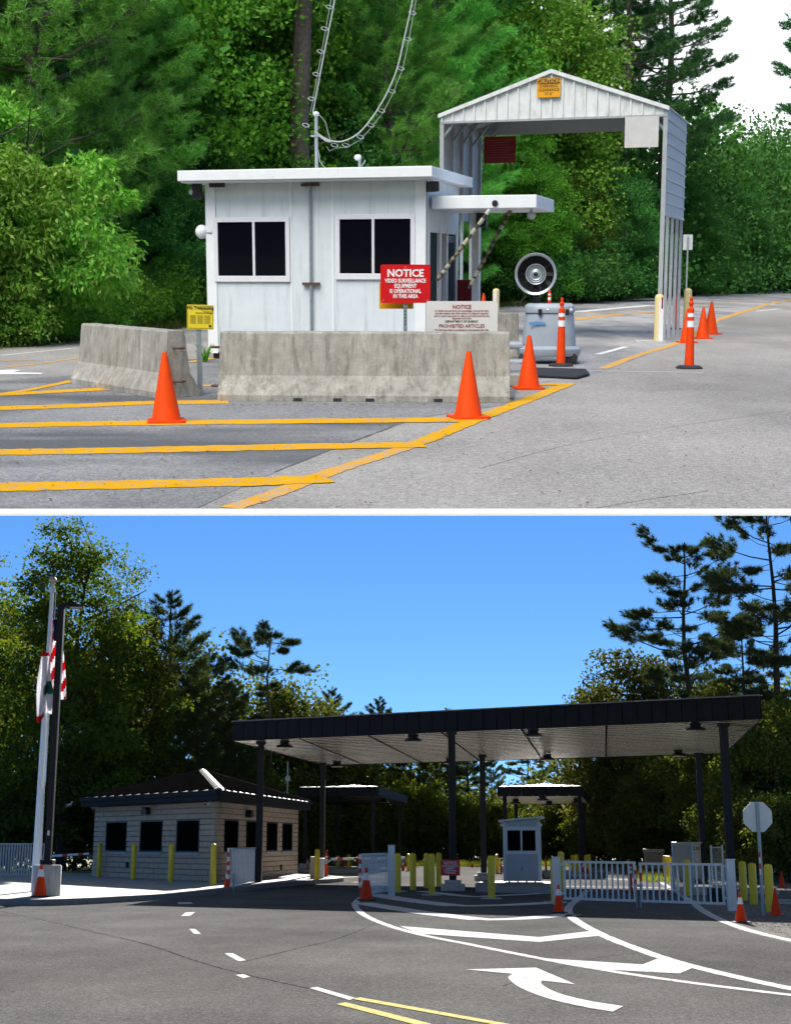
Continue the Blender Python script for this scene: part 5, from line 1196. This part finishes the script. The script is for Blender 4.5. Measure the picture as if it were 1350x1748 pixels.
o0 = pl; gpost(t, Vector((0, 0, 0)), 1.14, .19); gpost(t, pr - o0, 1.12, .19)
def at_gate(f): return (pr - pl) * f
dg = (pr - pl); Lg = dg.length
m0, m1, m2, m3 = at_gate(.045), at_gate(.478), at_gate(.502), at_gate(.965)
gate_leaf(t, m0, m1, .13, 1.07, 14, .032); gate_leaf(t, m2, m3, .13, 1.05, 14, .032)
for m in (m1, m2):
    part('drop_rod', MB().tube([m + Vector((0, -.05, .004)), m + Vector((0, -.05, .55))], .018, 8), 'galvanized', t); 
striped_post(t, m1 + Vector((-.01, -.05, 0)), .55, .98, 4, .05); striped_post(t, m2 + Vector((.02, -.05, 0)), .62, 1.0, 2, .05)
part('latch', MB().box(-.1, .16, -.07, -.04, .48, .54), 'gate_white', t, loc=m1)
for m, z in ((m0, .95), (m0, .25), (m3, .95), (m3, .25)): part('hinge', MB().box(-.10, .04, -.02, .02, z, z + .06) if m is m0 else MB().box(-.04, .10, -.02, .02, z, z + .06), 'gate_white', t, loc=m)
v0, v1 = Vector((-.93, 40.4, 0)), Vector((-.22, 43.4, 0))
t = thing('bar_gate', 'open white bar gate leaf in the middle with a red and white striped end', 'gate', v0)
gate_leaf(t, Vector((0, 0, 0)), v1 - v0, .10, 1.22, 17, .032, dep=.014); striped_post(t, Vector((-.06, -.04, 0)), .18, 1.20, 8); gpost(t, v1 - v0 + Vector((.10, -.6, 0)), 1.42, .20)
v0, v1 = Vector((-5.06, 44.6, .0)), Vector((-5.00, 52.2, 0))
t = thing('bar_gate', 'open white bar gate leaf beside the block gatehouse with a striped end', 'gate', v0)
gate_leaf(t, Vector((0, 0, 0)), v1 - v0, .20, 1.36, 21, .05, dep=.014); striped_post(t, Vector((-.08, -.04, 0)), .30, 1.36, 8); gpost(t, v1 - v0 + Vector((.06, .2, 0)), 1.42, .20); part('drop_rod', MB().tube([(.1, -.04, .006), (.1, -.04, .6)], .02, 8), 'galvanized', t)
v0, v1 = P(-60, 1440, 58), P(86, 1440, 60); v0.z = v1.z = 0
t = thing('picket_gate', 'white picket gate leaf at the left border beyond the apron', 'gate', v0)
gate_leaf(t, Vector((0, 0, 0)), v1 - v0, .22, 1.50, 32, .055)
def arm(label, a, b, cab, n, bends):
    t = thing('barrier_arm', label, 'barrier arm', (cab.x, cab.y, 0))
    for k in range(n):
        p0, p1 = a.lerp(b, k / n) - Vector((cab.x, cab.y, 0)), a.lerp(b, (k + 1) / n) - Vector((cab.x, cab.y, 0)); d = (p1 - p0).normalized()
        part('arm_segment', MB().prism([p0 + Vector((0, 0, -.05)), p1 + Vector((0, 0, -.05)), p1 + Vector((0, 0, .05)), p0 + Vector((0, 0, .05))], (0, .05, 0)), 'stripe_red' if k % 3 == 1 else 'reflective_white', t)
    part('arm_link', MB().tube([p - Vector((cab.x, cab.y, 0)) for p in bends], .05, 6), 'galvanized', t)
    return t
Yq = 62.0; c = P(164, 1490, Yq)
t = arm('red and white barrier arm left of the block gatehouse', P(152, 1458, Yq), P(70, 1463, Yq + 1), Vector((c.x, Yq + .3, 0)), 9, [P(152, 1459, Yq), P(166, 1470, Yq)])
part('cabinet', MB().box(-.2, .2, -.15, .25, SZ, 1.1), 'gate_white', t, bevel=.02)
c = G(536, 1500, SZ)
Yq = c.y + .4
t = arm('red and white barrier arm in the middle, mounted on a white cabinet', P(566, 1467, Yq), P(692, 1465, Yq - 1), Vector((c.x, Yq, 0)), 13, [P(566, 1467, Yq), P(556, 1473, Yq), P(548, 1478, Yq)])
part('cabinet', MB().box(-.18, .16, -.2, .25, SZ, .98), 'cabinet_tan', t, bevel=.02); part('motor_box', MB().box(.17, .38, -.2, .15, SZ, .92), 'gate_white', t, bevel=.02)

# ---- cones and posts of the lower place
gB_ = 'traffic cones at the new gate'
for px, py, top, kind, lb, z in ((68, 1532, 1476, 'collar', 'orange cone with white collar before the round concrete pole base', SZ), (388, 1524, 1484, 'collar', 'orange cone with white collar beside the open left gate leaf', 0), (625, 1538, 1482, 'collar', 'orange cone with white collar inside the curved white line', 0), (954, 1559, 1511, 'collar', 'orange cone with white collar before the left post of the closed gate', 0), (1265, 1576, 1525, 'collar', 'orange cone with white collar on the gravel before the right gate post', 0), (1325, 1564, 1517, 'red', 'plain red cone next to the stop sign post', 0), (1335, 1516, 1488, 'red', 'small plain red cone far back at the right border', 0), (688, 1487, 1471, 'collar', 'far small cone beyond the middle gate post', 0), (806, 1481.5, 1470, 'collar', 'far small cone on the road right of the centre column', 0), (597, 1486, 1470, 'collar', 'far small cone under the middle barrier arm', 0), (996, 1494, 1472, 'collar', 'left one of two far cones at the far canopy columns', 0), (1004, 1494, 1474, 'collar', 'right one of two far cones at the far canopy columns', 0), (1097, 1488, 1472, 'collar', 'far cone seen over the closed gate near its middle', 0)):
    s = (py - 1440) / (1.5 - z); cone(px, py, kind, lb, min(1.5, (py - top) / s / .71), gB_, z)
gB_ = 'orange channelizer posts at the new gate'
for px, py, top, kind, lb, z in ((557, 1497, 1452, 'A', 'orange post beside the middle barrier arm cabinet', SZ), (588, 1487, 1461, 'plain', 'thin far orange post behind the middle barrier arm', 0), (855, 1492, 1463, 'A', 'far orange post just left of the small white booth', 0), (932, 1489, 1460, 'plain', 'far orange post just right of the small white booth', 0), (1077, 1526, 1467, 'A', 'orange banded post behind the left leaf of the closed gate', 0), (1092, 1496, 1472, 'A', 'orange banded post behind the meeting bars of the closed gate', 0), (525, 1489, 1464, 'A', 'far orange post right of the gatehouse wall', 0)):
    s = (py - 1440) / (1.5 - z); post(px, py, kind, lb, min(1.6, (py - top) / s / 1.03), gB_, z)

# ---- the big canopy
SO = 5.1
def soff(px, py): return G(px, py, SO)
CFL, CFR, CBL, CBR = G(398, 1265, SO), G(1299, 1227, SO), G(556, 1307, SO), G(1236, 1287, SO)
for v in (CFL, CFR, CBL, CBR): v.z = 0.0
can = thing('canopy', 'large flat canopy with dark ribbed fascia and pale metal soffit over the lanes', 'canopy', CFL)
rel = lambda v: Vector((v.x - CFL.x, v.y - CFL.y, v.z))
part('soffit_deck', MB().prism([(rel(v).x, rel(v).y, SO + .02) for v in (CFL, CFR, CBR, CBL)], (0, 0, .05)), 'roof_seam', can)
NP = 22
for k in range(NP):
    f0, f1 = (k + .07) / NP, (k + .93) / NP; rdz = random.uniform(-.004, .004)
    q = [rel(CFL.lerp(CBL, f0)), rel(CFR.lerp(CBR, f0)), rel(CFR.lerp(CBR, f1)), rel(CFL.lerp(CBL, f1))]; zz = (SO - .004, SO - .004, SO + .010 + rdz, SO + .010 - rdz)
    part('soffit_plank', MB().prism([(v.x, v.y, z) for v, z in zip(q, zz)], (0, 0, .012)), 'soffit_metal', can)
part('roof_deck', MB().prism([(rel(v).x, rel(v).y, SO + .55) for v in (CFL, CFR, CBR, CBL)], (0, 0, .08)), 'roof_metal', can)
for (a, b, n) in ((CFL, CFR, 40), (CFR, CBR, 36), (CBL, CFL, 36), (CBR, CBL, 40)):
    d = (b - a).normalized(); nn = Vector((d.y, -d.x, 0)); L = (b - a).length; an = math.atan2(d.y, d.x); w = L / n
    me = MB().add([(0.012, 0, 0), (w - .012, 0, 0), (w - .012, 0, .69), (.012, 0, .69), (.0, -.03, 0), (w - .03, -.035, 0), (w - .03, -.035, .69), (.0, -.03, .69)], [(3, 2, 1, 0), (4, 5, 6, 7), (0, 1, 5, 4), (1, 2, 6, 5), (2, 3, 7, 6), (3, 0, 4, 7)]).mesh('fascia_panel', 'fascia_dark')
    for k in range(n):
        q = a + d * (w * k) + nn * .004; part('fascia_panel', me, None, can, loc=(q.x - CFL.x, q.y - CFL.y, SO - .015), rz=an)
    q = rel(a) + nn * .036; part('coping', MB().obox((q.x, q.y, SO + .677), d, L, .10, .035), 'roof_cap', can)
for p0, p1 in (((507, 1259), (622, 1306)), ((627, 1255), (722, 1303)), ((753, 1250), (820, 1300)), ((890, 1245), (925, 1296)), ((1035, 1238), (1034, 1292))):
    a, b = soff(*p0) - CFL, soff(*p1) - CFL; d = (b - a); part('soffit_joint', MB().obox((a.x, a.y, SO - .012), (d.x, d.y), d.length, .06, .010), 'roof_seam', can)
LM = (MB().lathe([(.16, -.02), (.19, -.08), (.15, -.14), (.28, -.20), (.31, -.25), (.26, -.275)], (0, 0, 0), 20).mesh('housing', 'black_plastic', True), MB().lathe([(.005, -.285), (.24, -.285), (.25, -.276), (.005, -.276)], (0, 0, 0), 20).mesh('lens', 'lens_pale'))
names = ['first from the left in the front row', 'second from the left in the front row', 'third from the left in the front row', 'rightmost in the front row', 'first from the left in the back row', 'second from the left in the back row', 'third from the left in the back row', 'rightmost in the back row']
for (px, py), nm in zip(((486, 1270), (705, 1259), (910, 1250), (1187, 1240), (575, 1303.5), (768, 1298), (934, 1292), (1158, 1285)), names):
    q = G(px, py + 1, SO - .15); t = thing('canopy_light', 'round dark canopy light under the big canopy, ' + nm, 'light fixture', (q.x, q.y, SO), 0, 'lights under the big canopy'); part('housing', LM[0], None, t); part('lens', LM[1], None, t)
for px, s, lb, foot in ((443, 49.0, 'front left', 0), (772, 54.0, 'front middle', 1), (1243, 58.0, 'front right', 0), (550, 38.5, 'rear left', 0), (824.5, 42.5, 'rear middle', 1), (1197, 43.5, 'rear right', 0)):
    Y = 2533 / s; v = P(px, 1400, Y); cl = part('column', MB().box(-.115, .115, -.115, .115, .0, SO - .002), 'column_dark', can, loc=(v.x - CFL.x, v.y - CFL.y, 0), label='dark square column at the ' + lb + ' of the canopy')
    part('capital', MB().box(-.17, .17, -.17, .17, SO - .10, SO - .003), 'column_dark', cl)
    if foot:
        part('footing', MB().box(-.38, .38, -.38, .38, .004, .22), 'cast_concrete', cl, bevel=.02); part('footing_step', MB().box(-.26, .26, -.26, .26, .222, .34), 'cast_concrete', cl, bevel=.02)
v = P(768.5, 1482, 2533 / 54.0 - .14); k_ = 1 / 53.0
t = thing('notice_sign', 'red NOTICE sign with white print on the front middle canopy column', 'sign', v, R(-2))
sp_ = part('panel', MB().prism(rrect(33 * k_, 26 * k_, .03), (0, .01, 0)), 'sign_red', t)
for s, dz, sz in (('NOTICE', .140, .135), ('VIDEO SURVEILLANCE', .05, .062), ('EQUIPMENT', -.02, .062), ('IS OPERATIONAL', -.09, .062), ('IN THIS AREA', -.16, .062)): lettering(s, sz, 'letter_white', sp_, (0, -.004, dz), .002, 1, .86)

# ---- far canopies
def small_canopy(label, c4, so, th, ap, cols, lights, soffit):
    o0 = c4[0]; t = thing('small_canopy', label, 'canopy', (o0.x, o0.y, 0)); rl = lambda v: Vector((v.x - o0.x, v.y - o0.y, 0))
    part('soffit', MB().prism([(*rl(v).xy, so) for v in c4], (0, 0, .05)), soffit, t)
    for i in range(4):
        a, b = c4[i], c4[(i + 1) % 4]; d = (b - a).normalized(); nn = Vector((d.y, -d.x, 0)); L = (b - a).length; n = max(6, int(L / .55)); w = L / n; an = math.atan2(d.y, d.x)
        me = MB().box(.01, w - .015, -.04, 0, 0, th).mesh('fascia_panel', 'fascia_dark')
        for k in range(n):
            q = a + d * w * k; part('fascia_panel', me, None, t, loc=(*rl(q).xy, so - .02), rz=an)
    ctr = sum((rl(v) for v in c4), Vector()) / 4
    for i in range(4):
        a, b = rl(c4[i]) + Vector((0, 0, so + th - .02)), rl(c4[(i + 1) % 4]) + Vector((0, 0, so + th - .02)); ac = Vector((ctr.x, ctr.y, ap))
        rp = part('roof_face', MB().add([a, b, ac], [(0, 1, 2)]), 'roof_cap', t)
        for k in range(1, 9):
            f = k / 9; p0 = a.lerp(b, f); p1 = p0.lerp(ac, .97) if abs(f - .5) < .06 else p0.lerp(a.lerp(b, .5).lerp(ac, 1), 1 - abs(2 * f - 1) if False else .9)
            part('roof_seam', MB().tube([p0 + Vector((0, 0, .02)), p1 + Vector((0, 0, .02))], .02, 4), 'roof_seam', rp)
    for v in cols:
        cl = part('column', MB().box(-.10, .10, -.10, .10, 0, so), 'column_dark', t, loc=rl(v)); part('footing', MB().box(-.3, .3, -.3, .3, .005, .38), 'cast_concrete', cl)
    for v in lights: part('canopy_lamp', LM[0], None, t, loc=(*rl(v).xy, so), scale=1.0)
def hq(px, py, z): return G(px, py, z)
z3 = 3.85
c4 = [hq(850, 1359.5, z3), hq(992, 1358.5, z3), hq(1004, 1372, z3), hq(868, 1373, z3)]
small_canopy('small flat canopy with pale soffit above and behind the small white booth', c4, z3, .50, z3 + .95, [P(862, 1400, c4[0].y + 1.2), P(990, 1400, c4[1].y + 1.2), P(881, 1400, c4[3].y - 1.5), P(996, 1400, c4[2].y - 1.5)], [G(926, 1361, z3 - .1), G(937, 1370, z3 - .1), G(880, 1367, z3 - .1), G(984, 1366, z3 - .1)], 'soffit_metal')
z2 = 4.1
c4 = [hq(509, 1359, z2), hq(645, 1358, z2), hq(694, 1371.5, z2), hq(560, 1374, z2)]
small_canopy('small flat canopy far behind the gatehouse at left of the centre column', c4, z2, .50, z2 + .95, [P(521, 1400, c4[0].y + 1.2), P(636.5, 1400, c4[1].y + 1.2), P(682, 1400, c4[2].y - 1.5), P(576, 1400, c4[3].y - 2)], [G(583, 1362, z2 - .1), G(655, 1366, z2 - .1)], 'fascia_dark')

# ---- small white booth on the island
s = 50.0; p = P(890, 1440, 2533 / s); bw = 64 / s
t = thing('guard_booth', 'small white guard booth with a sliding window on the middle island', 'booth', (p.x, p.y, SZ), R(-7))
H = 2.08; w2 = bw / 2; dp = 1.35
part('body', MB().box(-w2, w2, 0, dp, .06, H), 'booth_panel', t)
for x in (-w2, w2 - .07): part('corner_trim', MB().box(x - .008, x + .078, -.022, -.001, .05, H), 'gate_white', t)
for y in (.02, .62, 1.25): part('side_trim', MB().box(w2 + .001, w2 + .018, y, y + .07, .05, H), 'gate_white', t)
part('side_window', MB().box(w2 + .001, w2 + .010, .12, .6, 1.05, 1.85), 'window_glass', t)
part('roof', MB().prism([(-w2 - .16, -.16, H + .002), (w2 + .16, -.16, H + .13), (w2 + .16, -.16, H + .20), (-w2 - .16, -.16, H + .07)], (0, dp + .3, 0)), 'steel_pale', t); part('roof_edge', MB().prism([(-w2 + .0, -.01, H - .03), (w2, -.01, H - .03), (w2, -.01, H + .09), (-w2, -.01, H + .0)], (0, .5, 0)), 'booth_panel', t)
wn = part('window', MB().box(-w2 + .10, w2 - .10, -.02, -.003, 1.02, 1.86), 'black_plastic', t)
for x0, x1 in ((-w2 + .15, -.03), (.03, w2 - .15)): part('pane', MB().box(x0, x1, -.028, -.021, 1.09, 1.79), 'window_glass', wn)
f = MB(); f.box(-w2 + .06, w2 - .06, -.055, -.029, 1.79, 1.92); f.box(-w2 + .06, w2 - .06, -.055, -.029, .98, 1.09); f.box(-w2 + .06, -w2 + .15, -.055, -.029, 1.09, 1.79); f.box(w2 - .15, w2 - .06, -.055, -.029, 1.09, 1.79); f.box(-.03, .03, -.055, -.029, 1.09, 1.79)
part('window_frame', f, 'gate_white', wn, bevel=.004)
part('outlet', MB().box(-.05, .04, -.05, -.001, .42, .56), 'galvanized', t, bevel=.01)
for x in (-w2 - .05, w2 + .05): part('corner_lamp', MB().ball((x, -.05, H - .10), .05), 'reflective_white', t, True)
for x in (-.45, -.15, .15, .45): part('foot', MB().box(x - .03, x + .03, .02, .1, 0, .06), 'column_dark', t)

# ---- stop sign from behind, other signs
p = G(1303, 1563); sc_ = FPX / p.y
t = thing('stop_sign', 'grey back of an octagonal stop sign on a post at right', 'sign', p, R(3))
zc = P(1304, 1395, p.y).z; rr = 26.5 / sc_
part('panel', MB().prism([(rr * math.cos(R(22.5 + 45 * k)), .012, zc + rr * math.sin(R(22.5 + 45 * k))) for k in range(8)], (0, .004, 0)), 'sign_back', t)
part('post', MB().prism([(-.035, -.02, 0), (-.012, -.04, 0), (.012, -.04, 0), (.035, -.02, 0), (.035, .011, 0), (-.035, .011, 0)], (0, 0, zc + .30)), 'galvanized', t)
for k in range(4): part('reflective_band', MB().box(-.042, -.002, -.046, -.041, .84 + k * .12, .96 + k * .12), 'stripe_red' if k % 2 else 'reflective_white', t)
v = P(1059, 1440, 100); t = thing('speed_sign', 'small white speed limit 15 sign on the far verge', 'sign', (v.x, v.y, 0))
kk = 100 / FPX; pn = part('panel', MB().prism([(q[0], q[1], q[2] + v.z) for q in rrect(9 * kk, 12 * kk, .02)], (0, .01, 0)), 'reflective_white', t); part('post', MB().tube([(0, .03, 0), (0, .03, v.z)], .05, 6), 'galvanized', t)
lettering('15', .26, 'letter_dark', pn, (0, -.01, v.z - .09), .006); lettering('SPEED', .09, 'letter_dark', pn, (0, -.01, v.z + .16), .001); lettering('LIMIT', .09, 'letter_dark', pn, (0, -.01, v.z + .07), .001)
v = P(1098, 1440, 92); t = thing('light_pole', 'thin dark light pole on the far right verge', 'light pole', (v.x, v.y, 0)); zz = P(1098, 1338, 92).z
part('pole', MB().tube([(0, 0, 0), (0, 0, zz)], [.10, .07], 8), 'column_dark', t); part('lamp_head', MB().box(-.45, .02, -.12, .12, zz - .06, zz + .03), 'galvanized', t)
v = P(489, 1440, 78); t = thing('antenna_mast', 'thin antenna mast standing behind the gatehouse roof', 'mast', (v.x, v.y, 0)); zz = P(489, 1302, 78).z
part('pole', MB().tube([(0, 0, 0), (0, 0, zz)], .035, 6), 'steel_pale', t); part('bracket', MB().box(-.12, .12, -.1, .1, zz - 1.0, zz - .75), 'galvanized', t)

# ---- utility corner behind the right gate
p = P(1119, 1478, 72); t = thing('storage_bin', 'tan box bin beyond the closed gate', 'bin', (p.x, p.y, 0)); zt_ = P(1119, 1450, 72).z
part('body', MB().box(-.42, .42, 0, .9, .25, zt_ - .18), 'tan_box', t, bevel=.02); part('lid', MB().box(-.46, .46, -.04, .94, zt_ - .175, zt_), 'cabinet_tan', t, bevel=.02); part('skid', MB().box(-.38, .38, .05, .85, 0, .248), 'rust', t)
p = P(1177, 1470, 58); t = thing('utility_cabinet', 'cream utility cabinet with dark lettering behind the canopy column', 'cabinet', (p.x, p.y, 0)); zt_ = P(1177, 1438, 58).z
part('body', MB().box(-.46, .46, 0, .8, .1, zt_ - .06), 'cabinet_tan', t, bevel=.01); part('roof', MB().box(-.52, .52, -.06, .86, zt_ - .058, zt_), 'cabinet_tan', t, bevel=.01); part('plinth', MB().box(-.5, .5, -.03, .83, 0, .098), 'cast_concrete', t)
lettering('G.EE', .16, 'letter_dark', t, (.27, -.005, zt_ - .26), .004)
def chain_panel(label, px0, px1, Y, ptop, pbot, step=.10, z0=0.05):
    a, b = P(px0, 1440, Y), P(px1, 1440, Y); w = b.x - a.x; zt_ = P(px0, ptop, Y).z
    t = thing('chain_link_panel', label, 'fence', (a.x, Y, 0))
    for x in (0, w): part('post', MB().tube([(x, 0, 0), (x, 0, zt_ + .08)], .035, 8), 'steel_pale', t)
    for z in (zt_, z0 + .06): part('rail', MB().tube([(0, 0, z), (w, 0, z)], .022, 6), 'steel_pale', t)
    m = MB(); n = int((w + zt_) / step)
    for k in range(n):
        for sg in (1, -1):
            x0 = k * step - (zt_ if sg > 0 else 0); pts = []
            xa, za = x0 if sg > 0 else k * step, z0; xb, zb = xa + sg * (zt_ - z0), zt_
            def clip(x, z, x2, z2):
                t0, t1 = 0, 1; dx = x2 - x
                for e, s_ in ((0, 1), (w, -1)):
                    f0, f1 = s_ * (x - e), s_ * (x2 - e)
                    if f0 < 0 and f1 < 0: return None
                    if f0 < 0: t0 = max(t0, f0 / (f0 - f1))
                    elif f1 < 0: t1 = min(t1, f0 / (f0 - f1))
                return None if t1 <= t0 else ((x + dx * t0, z + (z2 - z) * t0), (x + dx * t1, z + (z2 - z) * t1))
            c = clip(xa, za, xb, zb)
            if c: m.tube([(c[0][0], .012 * sg, c[0][1]), (c[1][0], .012 * sg, c[1][1])], .0075, 3, False)
    o = part('wire_mesh', m, 'chain_grey', t); o['kind'] = 'stuff'
chain_panel('pale chain link screen beyond the right leaf of the closed gate', 1147, 1180, 46, 1443, 1515, .05)
chain_panel('dark chain link panel between the two right canopy columns', 1213, 1232, 50, 1447, 1500, .10)
for px, py, w, lb, mt_ in ((1190, 1529, .9, 'tan concrete kerb block behind the right leaf of the closed gate', 'cabinet_tan'),): 
    p = G(px, py); solo('kerb_block', MB().box(-w / 2, w / 2, 0, .25, .004, .24), mt_, lb, 'block', p, bevel=.015)
for px, py, lb in ((1337, 1545, 'pale parking block on the gravel at the right border'), (1302, 1527, 'pale parking block on the gravel behind the yellow bollards'), (1240, 1517, 'pale parking block behind the right gate post')):
    p = G(px, py); solo('parking_block', MB().prism([(-.5, -.075, .01), (.5, -.075, .01), (.48, -.045, .13), (-.48, -.045, .13)], (0, .12, 0)), 'cast_concrete', lb, 'parking block', p, R(-35), bevel=.01)
p = G(1225, 1541); solo('steel_box', MB().box(-.22, .20, -.1, .2, .004, .36), 'column_dark', 'small dark box on the ground behind the right gate leaf', 'box', p, bevel=.01)
# stones of the gravel
rng = np.random.default_rng(9); st = MB()
for k in range(2600):
    px, py = rng.uniform(1190, 1400), rng.uniform(1512, 1606)
    if px < 1186 + (py - 1544) * 2.75 and py > 1544: continue
    v = G(px, py); r = rng.uniform(.010, .030) * (v.y / 35); a = rng.uniform(0, 6.28, 3)
    vs = []
    for i, (x, y, z) in enumerate(((1, 0, .1), (0, 1, .1), (-1, 0, .1), (0, -1, .1), (0, 0, .9))):
        vs.append((v.x + r * (x * math.cos(a[0]) - y * math.sin(a[0])) * rng.uniform(.7, 1.2), v.y + r * (x * math.sin(a[0]) + y * math.cos(a[0])), .009 + r * z * rng.uniform(.6, 1)))
    st.add(vs, [(0, 1, 4), (1, 2, 4), (2, 3, 4), (3, 0, 4)])
o = struct('gravel_stones', st, 'stone_grey', 'stuff'); tag(o, 'loose grey gravel stones by the right gate post', 'gravel')

# ---- vegetation of the lower place
grow_broad('gum', 18.5, 4.4, 1.0, 330, 130, .19, 'leaf_olive', 'dark_bark', .60, .26, .75, .3, seed=41, hollow=.3)
grow_broad('oak', 10, 3.6, 2.0, 170, 110, .20, 'leaf_oak', 'dark_bark', .55, .18, .3, .3, seed=42)
grow_broad('thicket', 7, 3.2, .2, 240, 60, .22, 'leaf_shade', 'dark_bark', .55, .12, .4, .3, seed=43, hollow=.25)
grow_pine('pine_dense', 17, 3.4, 1.5, 90, 60, 28, .30, 'needle_dark', 'dark_bark', .24, .40, seed=51, nw=.015)
grow_pine('pine_flat', 15, 2.7, 10.0, 24, 54, 34, .28, 'needle_blue', 'tan_bark', .17, .30, seed=52, nw=.015, style='open')
grow_pine('pine_open', 20, 4.0, 8.5, 60, 72, 34, .30, 'needle_blue', 'dark_bark', .27, .30, seed=53, nw=.015, style='open', low_dead=7)
def B_at(px, Y): v = P(px, 1440, Y); return Vector((v.x, v.y, 0))
tree('broadleaf_tree', 'gum', B_at(105, 74), 'tall olive leafed broadleaf tree behind the flagpole', scale=1.0, rz=.5)
tree('broadleaf_tree', 'gum', B_at(-60, 80), 'olive leafed broadleaf tree at the left border of the lower view', scale=.84, rz=2.5)
tree('broadleaf_tree', 'gum', B_at(195, 79), 'olive leafed broadleaf tree just right of the tallest one behind the flagpole', scale=.80, rz=3.5)
for px, Y, k, s, lb in ((278, 84, 'pine_dense', 1.0, 'pointed dark pine above the gatehouse roof, right of the tall broadleaf tree'), (350, 90, 'pine_dense', .83, 'dark pine behind the right half of the gatehouse roof'), (395, 94, 'pine_dense', .74, 'dark pine left of the canopy corner'), (455, 100, 'pine_flat', 1.14, 'slim pine with a flat open crown above the left canopy corner'), (565, 118, 'pine_dense', .86, 'dark round pine over the left part of the canopy'), (648, 130, 'pine_dense', .89, 'dark pine tip peeking over the canopy left of the centre column'), (768, 150, 'pine_dense', .94, 'small pine tip just showing over the canopy near its middle'),
        (1188, 84, 'pine_open', 1.0, 'tall open pine above the right end of the canopy'), (1345, 76, 'pine_open', 1.02, 'tall open pine at the right border'), (1285, 92, 'pine_open', .80, 'shorter open pine between the two tall ones at right'), (1215, 80, 'pine_dense', .62, 'dense dark pine beneath the tall open pine at right')):
    tree('pine_tree', k, B_at(px, Y), lb, scale=s)
for px, Y, s, lb in ((1112, 96, 1.40, 'olive brown oak above the canopy left of the tall open pine'), (1058, 104, 1.22, 'smaller oak at the left of the olive brown oak above the canopy'), (512, 108, 1.28, 'pale leafed oak above the canopy right of the slim flat pine'), (1310, 70, .78, 'oak beside the right canopy end')):
    tree('oak_tree', 'oak', B_at(px, Y), lb, scale=s)
gt = 'pines behind the far canopies'
for px, Y, k, s, lb in ((620, 112, 'pine_dense', .62, 'dark pine directly above the far left small canopy'), (700, 122, 'pine_open', .60, 'dark open pine right of the far left small canopy'), (745, 128, 'pine_dense', .72, 'dark dense pine just left of the centre column'), (800, 125, 'pine_open', .62, 'dark open pine between the two middle columns'), (840, 140, 'pine_dense', .60, 'dark pine just right of the rear middle column'), (905, 150, 'pine_open', .64, 'far pine above the roof of the small white booth'), (955, 155, 'pine_open', .60, 'far pine above the right half of the small canopy with pale soffit'), (1010, 135, 'pine_dense', .52, 'dark pine right of the small canopy with pale soffit')):
    tree('pine_tree', k, B_at(px, Y), lb, 'tree', gt, s)
gt = 'oaks in the shade right of the far canopies'
for px, Y, s, lb in ((1040, 105, .72, 'shaded oak above the speed limit sign'), (1085, 100, .78, 'shaded oak behind the thin far light pole'), (1130, 92, .80, 'shaded oak above the tan bin'), (1175, 88, .85, 'shaded oak above the cream utility cabinet'), (1225, 78, .85, 'shaded oak between the two right canopy columns'), (1275, 72, .9, 'shaded oak left of the stop sign'), (1335, 66, .8, 'shaded oak right of the stop sign at the border')):
    tree('oak_tree', 'oak', B_at(px, Y), lb, 'tree', gt, s, leafmat='leaf_shade')
gt = 'undergrowth at the new gate'
for px, Y, s, lb in ((15, 80, .9, 'behind the picket gate at the left border'), (130, 82, .9, 'between the light pole and the gatehouse'), (430, 95, .9, 'behind the right end of the gatehouse roof'), (500, 100, .9, 'right of the gatehouse behind the barrier cabinet'), (575, 106, .9, 'below the left half of the far left small canopy'), (640, 111, .8, 'below the right half of the far left small canopy'), (710, 114, .9, 'behind the open middle gate leaf'), (785, 116, .8, 'behind the red notice sign'), (845, 118, .75, 'behind the lone bollard left of the small white booth'), (960, 116, .75, 'right of the small white booth'), (1020, 108, .8, 'left of the speed limit sign'), (1075, 99, .8, 'right of the speed limit sign'), (1125, 91, .8, 'behind the tan bin'), (1250, 66, .55, 'behind the right gate post'), (1300, 60, .5, 'behind the stop sign post'), (1345, 56, .5, 'at the right border behind the small red cone')):
    tree('thicket', 'thicket', B_at(px, Y), 'dark leafy thicket ' + lb, 'thicket', gt, s)
wood_mass('woodland', [(-45, 80, 15), (-22, 90, 15), (-12, 104, 12.5), (-6, 118, 10), (0, 128, 8.2), (8, 130, 5.0), (14, 128, 4.7), (18, 118, 8.0), (26, 104, 11), (40, 92, 13)], 7, .2, 1.0, 3400, 46, .32, 1.0, 'leaf_shade', 'dark shaded woods behind the new gate', seed=6)
grass_strip('grass_verge', [G(500, 1479), G(700, 1478.5), G(900, 1478.5), G(1090, 1480)], 4, 12000, .35, 'grass_lit', 'sunlit grass along the far edge of the road')
grass_strip('grass_verge', [G(1095, 1482), G(1125, 1495), G(1150, 1507)], 2.2, 6000, .25, 'grass_lit', 'sunlit grass strip beside the far road behind the closed gate')
grass_strip('grass_verge', [(-20, 69), (-12.5, 67), (-9, 71)], 2.5, 7000, .22, 'grass_lit', 'sunlit grass strip left of the gatehouse')
